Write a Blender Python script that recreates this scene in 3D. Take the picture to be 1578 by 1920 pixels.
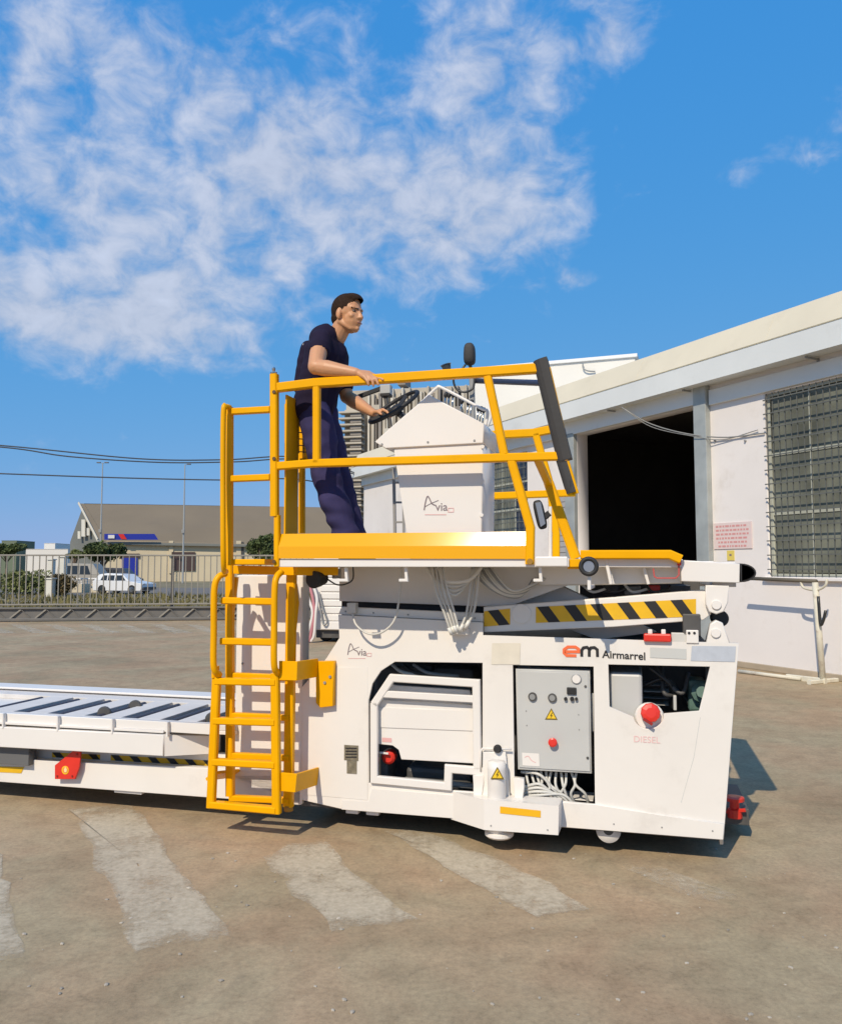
import bpy, bmesh, math, random
from mathutils import Vector, Matrix, noise
random.seed(7)
rad = math.radians
for o in list(bpy.data.objects): bpy.data.objects.remove(o)
S = bpy.context.scene
C = S.collection

# ------------------------------------------------------------------ camera
EYE = 1.73; F = 1500.0; CX, CY, HOR = 789.0, 960.0, 1062.0
PITCH = math.atan((HOR - CY) / F)
cam = bpy.data.cameras.new('camera'); co = bpy.data.objects.new('camera', cam); C.objects.link(co)
co.location = (0, 0, EYE); co.rotation_euler = (rad(90) + PITCH, 0, 0)
cam.sensor_fit = 'VERTICAL'; cam.sensor_height = 36; cam.sensor_width = 36; cam.lens = F / 1920 * 36
cam.clip_start = 0.05; cam.clip_end = 6000
S.camera = co
# ------------------------------------------------------------------ light
SUN_EL, SUN_AZ = rad(42), rad(26)          # light travels toward azimuth SUN_AZ right of +Y
SKY_STRENGTH = 0.15
sd = bpy.data.lights.new('sun', 'SUN'); sd.energy = 3.8; sd.angle = rad(0.53); sd.color = (1, 0.885, 0.71)
so = bpy.data.objects.new('sun', sd); C.objects.link(so)
ld = Vector((math.sin(SUN_AZ) * math.cos(SUN_EL), math.cos(SUN_AZ) * math.cos(SUN_EL), -math.sin(SUN_EL)))
so.rotation_euler = ld.to_track_quat('-Z', 'Y').to_euler(); so.location = (-20, -30, 40)
W = bpy.data.worlds.new('World'); S.world = W; W.use_nodes = True
nt = W.node_tree; N = nt.nodes; L = nt.links; N.clear()
def wn(t, **k):
    n = N.new(t)
    for a, b in k.items(): setattr(n, a, b)
    return n
def wm(op, a, b=None, clamp=False):
    n = wn('ShaderNodeMath', operation=op); n.use_clamp = clamp
    for i, x in enumerate((a, b)):
        if x is None: continue
        if isinstance(x, (int, float)): n.inputs[i].default_value = x
        else: L.new(x, n.inputs[i])
    return n.outputs[0]
sky = wn('ShaderNodeTexSky'); sky.sky_type = 'NISHITA'; sky.sun_disc = False
sky.sun_elevation = SUN_EL; sky.sun_rotation = SUN_AZ + math.pi
sky.altitude = 0; sky.air_density = 1.0; sky.dust_density = 0.35; sky.ozone_density = 3.2
# grade the sky to the photograph's clear azure: each channel's range is compressed
sc_ = wn('ShaderNodeSeparateColor'); cc_ = wn('ShaderNodeCombineColor'); L.new(sky.outputs[0], sc_.inputs[0])
for k, (g_, a_) in enumerate(((.85, .305), (.28, .43), (.05, .73))):
    L.new(wm('MULTIPLY', wm('POWER', wm('MULTIPLY', sc_.outputs[k], 0.15), g_), a_ / SKY_STRENGTH), cc_.inputs[k])
bg = wn('ShaderNodeBackground'); bg.inputs[1].default_value = SKY_STRENGTH; L.new(cc_.outputs[0], bg.inputs[0])
tc = wn('ShaderNodeTexCoord'); sx = wn('ShaderNodeSeparateXYZ'); L.new(tc.outputs['Generated'], sx.inputs[0])
fl = wn('ShaderNodeVectorMath', operation='MULTIPLY'); fl.inputs[1].default_value = (1, 1, 1.35); L.new(tc.outputs['Generated'], fl.inputs[0])
def nz(scale, detail, rough, dist, off):
    n = wn('ShaderNodeTexNoise'); n.noise_dimensions = '3D'
    n.inputs['Scale'].default_value = scale; n.inputs['Detail'].default_value = detail
    n.inputs['Roughness'].default_value = rough; n.inputs['Distortion'].default_value = dist
    v = wn('ShaderNodeVectorMath', operation='ADD'); v.inputs[1].default_value = off
    L.new(fl.outputs[0], v.inputs[0]); L.new(v.outputs[0], n.inputs['Vector']); return n.outputs[0]
puff = nz(19, 7, 0.58, 0.3, (3.1, 1.7, 0.3)); mid = nz(5.5, 4, 0.5, 0.2, (1.2, 4.4, 2.0)); low = nz(1.3, 2, 0.5, 0.0, (7.7, 0.4, 5.0))
def bank(px, py, rx, ry, amp):                       # a cloud bank (or a clearing) about one direction of the sky
    d = Vector(((px - CX) / F, 1.0, (HOR - py) / F)).normalized(); r2 = None
    for k, r_ in ((0, rx / F), (1, .5), (2, ry / F)):
        e = wm('DIVIDE', wm('SUBTRACT', sx.outputs[k], d[k]), r_); e = wm('MULTIPLY', e, e); r2 = e if r2 is None else wm('ADD', r2, e)
    return wm('MULTIPLY', wm('POWER', 2.718, wm('MULTIPLY', r2, -1.0)), amp)
cov = wm('MULTIPLY', wm('SUBTRACT', low, 0.5), 0.2)
for b in [(150, 390, 430, 230, .34), (60, 590, 420, 100, .26), (810, 390, 320, 110, .36), (1000, 410, 150, 70, .12), (640, 210, 280, 130, .13), (440, 110, 200, 100, .07), (970, 80, 150, 130, .28),
          (1190, 10, 80, 60, .34), (330, 620, 200, 70, .12), (90, 0, 100, 60, .12), (1570, 240, 110, 80, .40), (1345, 305, 90, 30, .36), (1090, 512, 60, 25, .30),
          (1380, 560, 260, 300, -.35), (1330, 130, 150, 170, -.25), (500, 760, 900, 60, -.28), (620, 620, 200, 70, -.12)]:
    cov = wm('ADD', cov, bank(*b))
mixn = wm('ADD', wm('MULTIPLY', puff, 1.05), wm('MULTIPLY', mid, 0.50))
dens = wm('ADD', wm('SUBTRACT', mixn, 0.835), cov)
mr = wn('ShaderNodeMapRange'); mr.interpolation_type = 'SMOOTHSTEP'
mr.inputs['From Min'].default_value = 0.0; mr.inputs['From Max'].default_value = 0.50; mr.inputs['To Max'].default_value = 0.78
L.new(dens, mr.inputs['Value'])
hz = wn('ShaderNodeMapRange'); hz.inputs['From Min'].default_value = 0.02; hz.inputs['From Max'].default_value = 0.2; L.new(sx.outputs[2], hz.inputs['Value'])
fac = wm('MULTIPLY', mr.outputs[0], hz.outputs[0])
cbg = wn('ShaderNodeBackground'); cbg.inputs[0].default_value = (0.80, 0.84, 0.97, 1)
L.new(wm('ADD', wm('MULTIPLY', puff, 0.55), 0.47), cbg.inputs[1])
mx = wn('ShaderNodeMixShader'); L.new(fac, mx.inputs[0]); L.new(bg.outputs[0], mx.inputs[1]); L.new(cbg.outputs[0], mx.inputs[2])
wo = wn('ShaderNodeOutputWorld'); L.new(mx.outputs[0], wo.inputs[0])
S.view_settings.view_transform = 'Standard'; S.view_settings.look = 'None'; S.view_settings.gamma = 1
S.view_settings.exposure = 0.0; S.view_settings.use_curve_mapping = False
S.render.engine = 'CYCLES'

# ------------------------------------------------------------------ frames: picture direction -> point on a plane of a thing
def ray(px, py):
    a, b = (px - CX) / F, (CY - py) / F
    cp, sp = math.cos(PITCH), math.sin(PITCH)
    return Vector((a, cp - b * sp, sp + b * cp))
def G(px, py, z=0.0):
    d = ray(px, py); t = (z - EYE) / d.z
    return Vector((d.x * t, d.y * t, z))
def at_depth(px, py, Y):
    d = ray(px, py); t = Y / d.y
    return Vector((d.x * t, Y, EYE + d.z * t))
class Frame:
    def __init__(s, O, deg):
        s.O = Vector(O); s.a = rad(deg)
        s.eu = Vector((math.cos(s.a), -math.sin(s.a), 0)); s.ev = Vector((math.sin(s.a), math.cos(s.a), 0))
    def P(s, px, py, v=0.0):
        d = ray(px, py); e = Vector((0, 0, EYE))
        t = (v - (e - s.O).dot(s.ev)) / d.dot(s.ev)
        p = e + d * t - s.O
        return Vector((p.dot(s.eu), v, p.z))
    def wld(s, q): return s.O + s.eu * q[0] + s.ev * q[1] + Vector((0, 0, q[2]))
    def loc(s, w):
        p = Vector(w) - s.O
        return Vector((p.dot(s.eu), p.dot(s.ev), p.z))

# ------------------------------------------------------------------ materials
MATS = {}
def M(name, col, rough=0.5, metal=0.0, var=0.0, scale=3.0, bump=0.0, bscale=60.0, dirt=None, dirt_amt=0.0, dscale=2.0, spec=0.5, coat=0.0):
    if name in MATS: return MATS[name]
    m = bpy.data.materials.new(name); m.use_nodes = True; t = m.node_tree; b = t.nodes['Principled BSDF']
    b.inputs['Roughness'].default_value = rough; b.inputs['Metallic'].default_value = metal
    b.inputs['Specular IOR Level'].default_value = spec
    if coat: b.inputs['Coat Weight'].default_value = coat; b.inputs['Coat Roughness'].default_value = 0.08
    c4 = (*col, 1)
    tcn = t.nodes.new('ShaderNodeTexCoord')
    def tn(sc, det=4, ro=.55):
        n = t.nodes.new('ShaderNodeTexNoise'); n.inputs['Scale'].default_value = sc; n.inputs['Detail'].default_value = det
        n.inputs['Roughness'].default_value = ro; t.links.new(tcn.outputs['Object'], n.inputs['Vector']); return n
    last = None
    if var:
        n = tn(scale, 6); r = t.nodes.new('ShaderNodeValToRGB')
        r.color_ramp.elements[0].position = 0.3; r.color_ramp.elements[1].position = 0.7
        r.color_ramp.elements[0].color = (*[max(0, x * (1 - var)) for x in col], 1); r.color_ramp.elements[1].color = (*[min(1, x * (1 + var)) for x in col], 1)
        t.links.new(n.outputs[0], r.inputs[0]); last = r.outputs[0]
        rr = t.nodes.new('ShaderNodeMapRange'); rr.inputs['To Min'].default_value = max(0.03, rough - 0.08); rr.inputs['To Max'].default_value = min(1, rough + 0.08)
        t.links.new(n.outputs[0], rr.inputs[0]); t.links.new(rr.outputs[0], b.inputs['Roughness'])
    if dirt:
        n2 = tn(dscale, 9, .68); r2 = t.nodes.new('ShaderNodeMapRange'); r2.interpolation_type = 'SMOOTHSTEP'
        r2.inputs['From Min'].default_value = 0.52; r2.inputs['From Max'].default_value = 0.78; r2.inputs['To Max'].default_value = dirt_amt
        t.links.new(n2.outputs[0], r2.inputs[0])
        mxn = t.nodes.new('ShaderNodeMix'); mxn.data_type = 'RGBA'; mxn.inputs['B'].default_value = (*dirt, 1); mxn.inputs['A'].default_value = c4
        t.links.new(r2.outputs[0], mxn.inputs['Factor'])
        if last: t.links.new(last, mxn.inputs['A'])
        last = mxn.outputs['Result']
    if last: t.links.new(last, b.inputs['Base Color'])
    else: b.inputs['Base Color'].default_value = c4
    if bump:
        nb = tn(bscale, 5); bp = t.nodes.new('ShaderNodeBump'); bp.inputs['Strength'].default_value = bump; bp.inputs['Distance'].default_value = 0.01
        t.links.new(nb.outputs[0], bp.inputs['Height']); t.links.new(bp.outputs[0], b.inputs['Normal'])
    MATS[name] = m; return m
white = M('white_paint', (.795, .75, .69), .38, var=.03, scale=1.7, dirt=(.42, .37, .31), dirt_amt=.30, dscale=2.3, bump=.03, bscale=14)
white2 = M('white_paint_clean', (.80, .755, .70), .33, var=.02, scale=2, bump=.02, bscale=12)
yellow = M('yellow_paint', (.86, .405, .0), .36, var=.05, scale=4, bump=.02, bscale=30, dirt=(.5, .22, .01), dirt_amt=.2, dscale=6, spec=.16)
black = M('black_rubber', (.018, .017, .017), .6, var=.2, scale=9)
darkg = M('dark_steel', (.085, .08, .075), .55, var=.25, scale=5)
midg = M('grey_steel', (.28, .28, .27), .5, var=.12, scale=4, dirt=(.12, .1, .08), dirt_amt=.4, dscale=4)
pad = M('black_pad', (.045, .042, .04), .75, var=.15, scale=7, bump=.15, bscale=40)
red = M('red_paint', (.70, .035, .02), .35, var=.08, scale=6)
cabg = M('cabinet_grey', (.53, .525, .50), .42, var=.03, scale=3)
hosew = M('grey_white_hose', (.60, .58, .53), .45, var=.06, scale=12)
hoseb = M('black_hose', (.03, .03, .028), .4)
decal_grey = M('faded_sticker', (.56, .56, .53), .5)
decal_blue = M('reflective_sticker', (.50, .53, .58), .25, var=.06, scale=25)
decal_cream = M('cream_sticker', (.72, .66, .55), .45, var=.06, scale=9)
ink = M('black_ink', (.02, .018, .018), .5); inkg = M('grey_ink', (.22, .17, .18), .5); inkr = M('pink_ink', (.75, .42, .40), .5); orange = M('orange_ink', (.85, .16, .05), .45)
plate = M('metal_plate', (.32, .28, .20), .4, .6, var=.3, scale=40)
chrome = M('bare_metal', (.6, .6, .58), .25, 1.0)
dieselink = M('diesel_ink', (.80, .52, .50), .5)
glass_d = M('dark_glass', (.03, .035, .04), .08)
mirror_m = M('mirror_glass', (.35, .36, .36), .1, .6)
greenish = M('green_machinery', (.10, .17, .14), .45, var=.3, scale=8)

# ------------------------------------------------------------------ mesh helpers
def link(name, me, mat, parent=None, smooth=False):
    o = bpy.data.objects.new(name, me); C.objects.link(o)
    if mat and not me.materials: me.materials.append(mat)
    if parent: o.parent = parent
    if smooth:
        for p in me.polygons: p.use_smooth = True
    return o
def thing(name, label, cat, loc=(0, 0, 0), deg=0, group=None):
    o = bpy.data.objects.new(name, None); C.objects.link(o); o.location = loc; o.rotation_euler = (0, 0, -rad(deg))
    o.empty_display_size = .2; return tag(o, label, cat, group)
def tag(o, label, cat, group=None):
    o['label'] = label; o['category'] = cat
    if group: o['group'] = group
    return o
def from_bm(name, bm, mat, parent=None, smooth=False):
    bmesh.ops.recalc_face_normals(bm, faces=bm.faces)
    me = bpy.data.meshes.new(name); bm.to_mesh(me); bm.free(); return link(name, me, mat, parent, smooth)
def addbox(bm, lo, hi, bev=0.0):
    lo, hi = Vector(lo), Vector(hi); b2 = bmesh.new(); bmesh.ops.create_cube(b2, size=1)
    for v in b2.verts: v.co = Vector([lo[i] + (hi[i] - lo[i]) * (v.co[i] + .5) for i in range(3)])
    if bev: bmesh.ops.bevel(b2, geom=b2.edges[:], offset=bev, segments=2, affect='EDGES', profile=.5)
    t = bpy.data.meshes.new('t'); b2.to_mesh(t); b2.free(); bm.from_mesh(t); bpy.data.meshes.remove(t)
def box(name, lo, hi, mat, parent=None, bev=0.004):
    bm = bmesh.new(); s = min(abs(hi[i] - lo[i]) for i in range(3)); addbox(bm, [min(a, b) for a, b in zip(lo, hi)], [max(a, b) for a, b in zip(lo, hi)], min(bev, s * .3)); return from_bm(name, bm, mat, parent)
def outline(name, pts, v, th, mat, parent=None, holes=(), bev=0.003):
    """flat sheet with holes: pts are (u, w); front face at depth v, thickness th going to +v"""
    cu = bpy.data.curves.new('c', 'CURVE'); cu.dimensions = '2D'; cu.fill_mode = 'BOTH'
    cu.extrude = max(th / 2 - bev, .0002); cu.bevel_depth = bev; cu.bevel_resolution = 1; cu.offset = -bev
    for loop in (pts, *holes):
        sp = cu.splines.new('POLY'); sp.points.add(len(loop) - 1)
        for q, p in zip(sp.points, loop): q.co = (p[0], p[1], 0, 1)
        sp.use_cyclic_u = True
    ob = bpy.data.objects.new('c', cu); C.objects.link(ob)
    me = bpy.data.meshes.new_from_object(ob); bpy.data.objects.remove(ob); bpy.data.curves.remove(cu)
    for q in me.vertices: q.co = Vector((q.co.x, v + th / 2 - q.co.z, q.co.y))
    me.name = name; me.materials.clear(); return link(name, me, mat, parent)
def round_profile(r, n): return [(r * math.cos(2 * math.pi * i / n), r * math.sin(2 * math.pi * i / n)) for i in range(n)]
def bar_profile(a, b, c=None):
    c = c if c is not None else min(a, b) * .16; x, y = a / 2, b / 2
    return [(x, y - c), (x - c, y), (c - x, y), (-x, y - c), (-x, c - y), (c - x, -y), (x - c, -y), (x, c - y)]
def sweep(bm, pts, prof, closed=False, up=(0, 1, 0), caps=True):
    pts = [Vector(p) for p in pts]; n = len(pts); up = Vector(up)
    segs = [(pts[(i + 1) % n] - pts[i]).normalized() for i in range(n if closed else n - 1)]
    d0 = segs[0]; s = d0.cross(up)
    if s.length < .05: s = d0.cross(Vector((0, 0, 1)) if abs(d0.z) < .9 else Vector((1, 0, 0)))
    s.normalize(); t = s.cross(d0).normalized(); rings = []
    for i in range(n):
        if closed: dp, dn = segs[i - 1], segs[i]
        else: dp = segs[max(i - 1, 0)]; dn = segs[min(i, n - 2)]
        if i: 
            q = segs[i - 2 if closed or i > 1 else 0].rotation_difference(dp) if i > 1 else None
            if q: s = q @ s; t = q @ t
        else: dp = dp if closed else dn
        m = dp + dn; m = m.normalized() if m.length > 1e-5 else dp
        base = dp if (i or closed) else dn; dot = max(base.dot(m), .35)
        if i == 0 and closed:
            q = dn.rotation_difference(dp); ss, tt = q @ s, q @ t
        else: ss, tt = s, t
        ring = []
        for a, b in prof:
            o = ss * a + tt * b; o = o - base * (o.dot(m) / dot); ring.append(bm.verts.new(pts[i] + o))
        rings.append(ring)
    k = len(prof)
    for i in range(n if closed else n - 1):
        A, B = rings[i], rings[(i + 1) % n]
        for j in range(k): bm.faces.new((A[j], A[(j + 1) % k], B[(j + 1) % k], B[j]))
    if caps and not closed: bm.faces.new(rings[0][::-1]); bm.faces.new(rings[-1])
def tube(name, pts, r, mat, parent=None, n=10, closed=False):
    bm = bmesh.new(); sweep(bm, pts, round_profile(r, n), closed); return from_bm(name, bm, mat, parent, True)
def bar(name, pts, a, b, mat, parent=None, closed=False, up=(0, 1, 0)):
    bm = bmesh.new(); sweep(bm, pts, bar_profile(a, b), closed, up); return from_bm(name, bm, mat, parent)
def smoothpath(ctrl, k=8):
    c = [Vector(p) for p in ctrl]; c = [c[0] * 2 - c[1]] + c + [c[-1] * 2 - c[-2]]; out = []
    for i in range(1, len(c) - 2):
        for j in range(k):
            t = j / k; a, b, d, e = c[i - 1], c[i], c[i + 1], c[i + 2]
            out.append(.5 * ((2 * b) + (d - a) * t + (2 * a - 5 * b + 4 * d - e) * t * t + (3 * b - a - 3 * d + e) * t ** 3))
    out.append(c[-2]); return out
def hose(name, ctrl, r, mat, parent=None, n=8): return tube(name, smoothpath(ctrl), r, mat, parent, n)
def lathe(bm, base, axis, prof, n=20):
    base = Vector(base); ax = Vector(axis).normalized(); s = ax.orthogonal().normalized(); t = ax.cross(s); rings = []
    for r, h in prof: rings.append([bm.verts.new(base + ax * h + (s * math.cos(2 * math.pi * i / n) + t * math.sin(2 * math.pi * i / n)) * max(r, 1e-4)) for i in range(n)])
    for A, B in zip(rings, rings[1:]):
        for i in range(n): bm.faces.new((A[i], A[(i + 1) % n], B[(i + 1) % n], B[i]))
    bm.faces.new(rings[0][::-1]); bm.faces.new(rings[-1])
def turned(name, base, axis, prof, mat, parent=None, n=20, smooth=False):
    bm = bmesh.new(); lathe(bm, base, axis, prof, n); return from_bm(name, bm, mat, parent, smooth)
def disc(name, c, r, th, mat, parent=None, n=20, axis=(0, -1, 0)):     # stands proud toward -v
    return turned(name, c, axis, [(r, 0), (r, th * .7), (r * .9, th)], mat, parent, n)
def text(name, s, p, width, v, mat, parent=None, shear=0.0, bold=0.0, slope=0.0, height=None):
    cu = bpy.data.curves.new('t', 'FONT'); cu.body = s; cu.size = 1; cu.extrude = 0.0; cu.shear = shear; cu.offset = bold
    ob = bpy.data.objects.new('t', cu); C.objects.link(ob); me = bpy.data.meshes.new_from_object(ob)
    bpy.data.objects.remove(ob); bpy.data.curves.remove(cu)
    xs = [q.co.x for q in me.vertices]; ys = [q.co.y for q in me.vertices]; k = width / (max(xs) - min(xs)); ky = k if height is None else height / (max(ys) - min(ys)); x0 = min(xs)
    for q in me.vertices:
        x = (q.co.x - x0) * k; q.co = Vector((p[0] + x, v, p[1] + q.co.y * ky + slope * x))
    me.materials.clear(); return link(name, me, mat, parent)
def arc2(cx, cy, r, a0, a1, n): return [(cx + r * math.cos(rad(a0 + (a1 - a0) * i / n)), cy + r * math.sin(rad(a0 + (a1 - a0) * i / n))) for i in range(n + 1)]

# =================================================================== SETTING
def ground_mat(name, c1, c2, c3, speck):
    m = bpy.data.materials.new(name); m.use_nodes = True; t = m.node_tree; b = t.nodes['Principled BSDF']; b.inputs['Roughness'].default_value = .9
    b.inputs['Specular IOR Level'].default_value = .25
    tcn = t.nodes.new('ShaderNodeTexCoord')
    def tn(sc, det, ro, dist=0):
        n = t.nodes.new('ShaderNodeTexNoise'); n.inputs['Scale'].default_value = sc; n.inputs['Detail'].default_value = det; n.inputs['Roughness'].default_value = ro; n.inputs['Distortion'].default_value = dist
        t.links.new(tcn.outputs['Object'], n.inputs['Vector']); return n.outputs[0]
    def ramp(src, stops):
        r = t.nodes.new('ShaderNodeValToRGB'); t.links.new(src, r.inputs[0])
        while len(r.color_ramp.elements) < len(stops): r.color_ramp.elements.new(.5)
        for e, (p, c) in zip(r.color_ramp.elements, stops): e.position = p; e.color = (*c, 1)
        return r.outputs[0]
    def mix(f, a, bb, typ='MIX'):
        n = t.nodes.new('ShaderNodeMix'); n.data_type = 'RGBA'; n.blend_type = typ
        for s, x in ((n.inputs['Factor'], f), (n.inputs['A'], a), (n.inputs['B'], bb)):
            if hasattr(x, 'is_output'): t.links.new(x, s)
            elif isinstance(x, (int, float)): s.default_value = x
            else: s.default_value = (*x, 1)
        return n.outputs['Result']
    base = ramp(tn(.62, 9, .66, .8), [(.30, c1), (.5, c2), (.70, c3)])
    tint = ramp(tn(.9, 5, .6, .5), [(.38, (1.06, .97, .93)), (.62, (.95, 1.02, 1.0))]); base = mix(.8, base, tint, 'MULTIPLY')
    blot = ramp(tn(5.5, 7, .72, .4), [(.30, (.80, .79, .78)), (.5, (1, 1, 1)), (.70, (1.14, 1.14, 1.13))]); base = mix(1.0, base, blot, 'MULTIPLY')
    fine = ramp(tn(38, 6, .75), [(.25, (.70, .70, .70)), (.5, (1, 1, 1)), (.78, (1.24, 1.23, 1.20))])
    col = mix(1.0, base, fine, 'MULTIPLY')
    grit = ramp(tn(190, 3, .8), [(.3, (.72, .72, .72)), (.55, (1, 1, 1)), (.75, (1.2, 1.2, 1.2))])
    col = mix(.5, col, grit, 'MULTIPLY')
    stain = ramp(tn(1.7, 8, .7, 1.0), [(.60, (0, 0, 0)), (.74, (1, 1, 1))])
    col = mix(mix(1.0, stain, (.5, .5, .5), 'MULTIPLY'), col, (.19, .15, .105))
    vo = t.nodes.new('ShaderNodeTexVoronoi'); vo.inputs['Scale'].default_value = 5.5; t.links.new(tcn.outputs['Object'], vo.inputs['Vector'])
    sp = ramp(vo.outputs['Distance'], [(.02, (1, 1, 1)), (.05, (0, 0, 0))])
    col = mix(mix(1.0, sp, (speck,) * 3, 'MULTIPLY'), col, (.55, .48, .38))
    # hairline cracks
    ve = t.nodes.new('ShaderNodeTexVoronoi'); ve.feature = 'DISTANCE_TO_EDGE'; ve.inputs['Scale'].default_value = .45
    wv = t.nodes.new('ShaderNodeVectorMath'); wv.operation = 'ADD'; nn = t.nodes.new('ShaderNodeTexNoise'); nn.inputs['Scale'].default_value = 2.0; nn.inputs['Detail'].default_value = 6
    t.links.new(tcn.outputs['Object'], nn.inputs['Vector']); t.links.new(tcn.outputs['Object'], wv.inputs[0]); t.links.new(nn.outputs['Color'], wv.inputs[1]); t.links.new(wv.outputs[0], ve.inputs['Vector'])
    cr = ramp(ve.outputs['Distance'], [(.0, (1, 1, 1)), (.006, (0, 0, 0))])
    col = mix(mix(1.0, cr, (.16, .16, .16), 'MULTIPLY'), col, (.14, .11, .08))
    t.links.new(col, b.inputs['Base Color'])
    bp = t.nodes.new('ShaderNodeBump'); bp.inputs['Strength'].default_value = .22; bp.inputs['Distance'].default_value = .006
    t.links.new(tn(120, 4, .7), bp.inputs['Height']); t.links.new(bp.outputs[0], b.inputs['Normal'])
    return m
asphalt = ground_mat('worn_asphalt', (.302, .222, .138), (.380, .285, .180), (.445, .340, .220), .5)
earth = M('dry_earth', (.22, .18, .10), .95, var=.35, scale=.3, bump=.3, bscale=8)
def sheet(name, pts, z, mat, kind='structure'):
    me = bpy.data.meshes.new(name); me.from_pydata([(p[0], p[1], z) for p in pts], [], [list(range(len(pts)))]); me.update()
    o = link(name, me, mat)
    if kind: o['kind'] = kind
    return o
sheet('ground', [(-3000, -300), (3000, -300), (3000, 4000), (-3000, 4000)], -0.03, earth)
gl, gr = G(0, 1166), G(400, 1163)
gd = (gr - gl).normalized()
sheet('yard', [(-40, -25), (40, -25), (40, gr.y + gd.y / gd.x * (40 - gr.x) + .2), (-40, gl.y + gd.y / gd.x * (-40 - gl.x) + .2)], 0.0, asphalt)
def paint_mat():
    m = bpy.data.materials.new('worn_road_paint'); m.use_nodes = True; t = m.node_tree; b = t.nodes['Principled BSDF']
    b.inputs['Roughness'].default_value = .85
    tcn = t.nodes.new('ShaderNodeTexCoord')
    def tn(sc, det, ro):
        n = t.nodes.new('ShaderNodeTexNoise'); n.inputs['Scale'].default_value = sc; n.inputs['Detail'].default_value = det; n.inputs['Roughness'].default_value = ro
        t.links.new(tcn.outputs['Object'], n.inputs['Vector']); return n.outputs[0]
    r = t.nodes.new('ShaderNodeValToRGB'); t.links.new(tn(30, 6, .75), r.inputs[0])
    r.color_ramp.elements[0].position = .3; r.color_ramp.elements[0].color = (.46, .385, .275, 1); r.color_ramp.elements[1].position = .7; r.color_ramp.elements[1].color = (.72, .62, .46, 1)
    t.links.new(r.outputs[0], b.inputs['Base Color'])
    a = t.nodes.new('ShaderNodeMath'); a.operation = 'ADD'; t.links.new(tn(3.2, 8, .7), a.inputs[0])
    s2 = t.nodes.new('ShaderNodeMath'); s2.operation = 'MULTIPLY'; s2.inputs[1].default_value = .5; t.links.new(tn(26, 5, .8), s2.inputs[0]); t.links.new(s2.outputs[0], a.inputs[1])
    at = t.nodes.new('ShaderNodeAttribute'); at.attribute_name = 'edge'
    a2 = t.nodes.new('ShaderNodeMath'); a2.operation = 'ADD'; t.links.new(a.outputs[0], a2.inputs[0]); t.links.new(at.outputs['Fac'], a2.inputs[1])
    mr2 = t.nodes.new('ShaderNodeMapRange'); mr2.interpolation_type = 'SMOOTHSTEP'; mr2.inputs['From Min'].default_value = .55; mr2.inputs['From Max'].default_value = .98; mr2.inputs['To Max'].default_value = .78
    t.links.new(a2.outputs[0], mr2.inputs[0])
    tr = t.nodes.new('ShaderNodeBsdfTransparent'); ms = t.nodes.new('ShaderNodeMixShader'); t.links.new(mr2.outputs[0], ms.inputs[0]); t.links.new(tr.outputs[0], ms.inputs[1]); t.links.new(b.outputs[0], ms.inputs[2])
    t.links.new(ms.outputs[0], t.nodes['Material Output'].inputs[0]); return m
paint = paint_mat()
def marking(px, wear=0.0):
    """worn stripe: inner ring keeps its paint, the rim fades"""
    pts = [G(*p) for p in px]; c = sum(pts, Vector()) / len(pts)
    fine = []
    for i, p in enumerate(pts):
        q = pts[(i + 1) % len(pts)]; k = max(2, int((q - p).length / .12))
        for j in range(k): fine.append(p.lerp(q, j / k))
    def jit(p, a): return p + Vector((noise.noise(p * 5) * a, noise.noise(p * 5 + Vector((9, 3, 1))) * a, 0))
    rings = []
    for s, e in ((1.03, -.50), (.93, .0), (.72, .14), (0.02, .16)): rings.append(([c + (jit(p, .05) - c) * s for p in fine], e - wear))
    me = bpy.data.meshes.new('parking_stripe'); n = len(fine); vs = []; at = []
    for r, e in rings:
        for p in r: vs.append((p.x, p.y, .004)); at.append(e)
    fs = [(k * n + i, k * n + (i + 1) % n, (k + 1) * n + (i + 1) % n, (k + 1) * n + i) for k in range(3) for i in range(n)]
    me.from_pydata(vs, [], fs); me.attributes.new('edge', 'FLOAT', 'POINT').data.foreach_set('value', at); me.update()
    o = link('parking_stripe', me, paint); o['kind'] = 'structure'; return o
marking([(132, 1514), (250, 1506), (350, 1640), (447, 1768), (257, 1792), (190, 1646)], -.01)
marking([(488, 1606), (540, 1580), (612, 1574), (645, 1622), (795, 1730), (628, 1750), (555, 1680)], -.02)
marking([(705, 1548), (800, 1560), (960, 1620), (1120, 1712), (1010, 1726), (850, 1640)], -.02)
marking([(-120, 1560), (-8, 1560), (28, 1690), (50, 1805), (-130, 1830)], .0)
marking([(1120, 1610), (1240, 1625), (1420, 1690), (1330, 1705)], .2)
for x in range(-120, 420, 66):
    marking([(x, 1170), (x + 26, 1170), (x + 92, 1188), (x + 52, 1189)], .10)
# loose stones and chips on the yard
bm = bmesh.new(); rs = random.Random(3)
for i in range(90):
    p = G(rs.uniform(-100, 1650), rs.uniform(1590, 1915)); s = rs.uniform(.003, .011)
    r = bmesh.ops.create_icosphere(bm, subdivisions=1, radius=s, matrix=Matrix.Translation(p + Vector((0, 0, s * .3))) @ Matrix.Rotation(rs.random() * 6, 4, 'Z') @ Matrix.Diagonal((1.4, 1, .6, 1)))
st = from_bm('gravel_chips', bm, M('stone_chip', (.38, .33, .26), .9, var=.5, scale=3)); st['kind'] = 'stuff'; st['label'] = 'scattered small stone chips lying on the worn yard'

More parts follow.
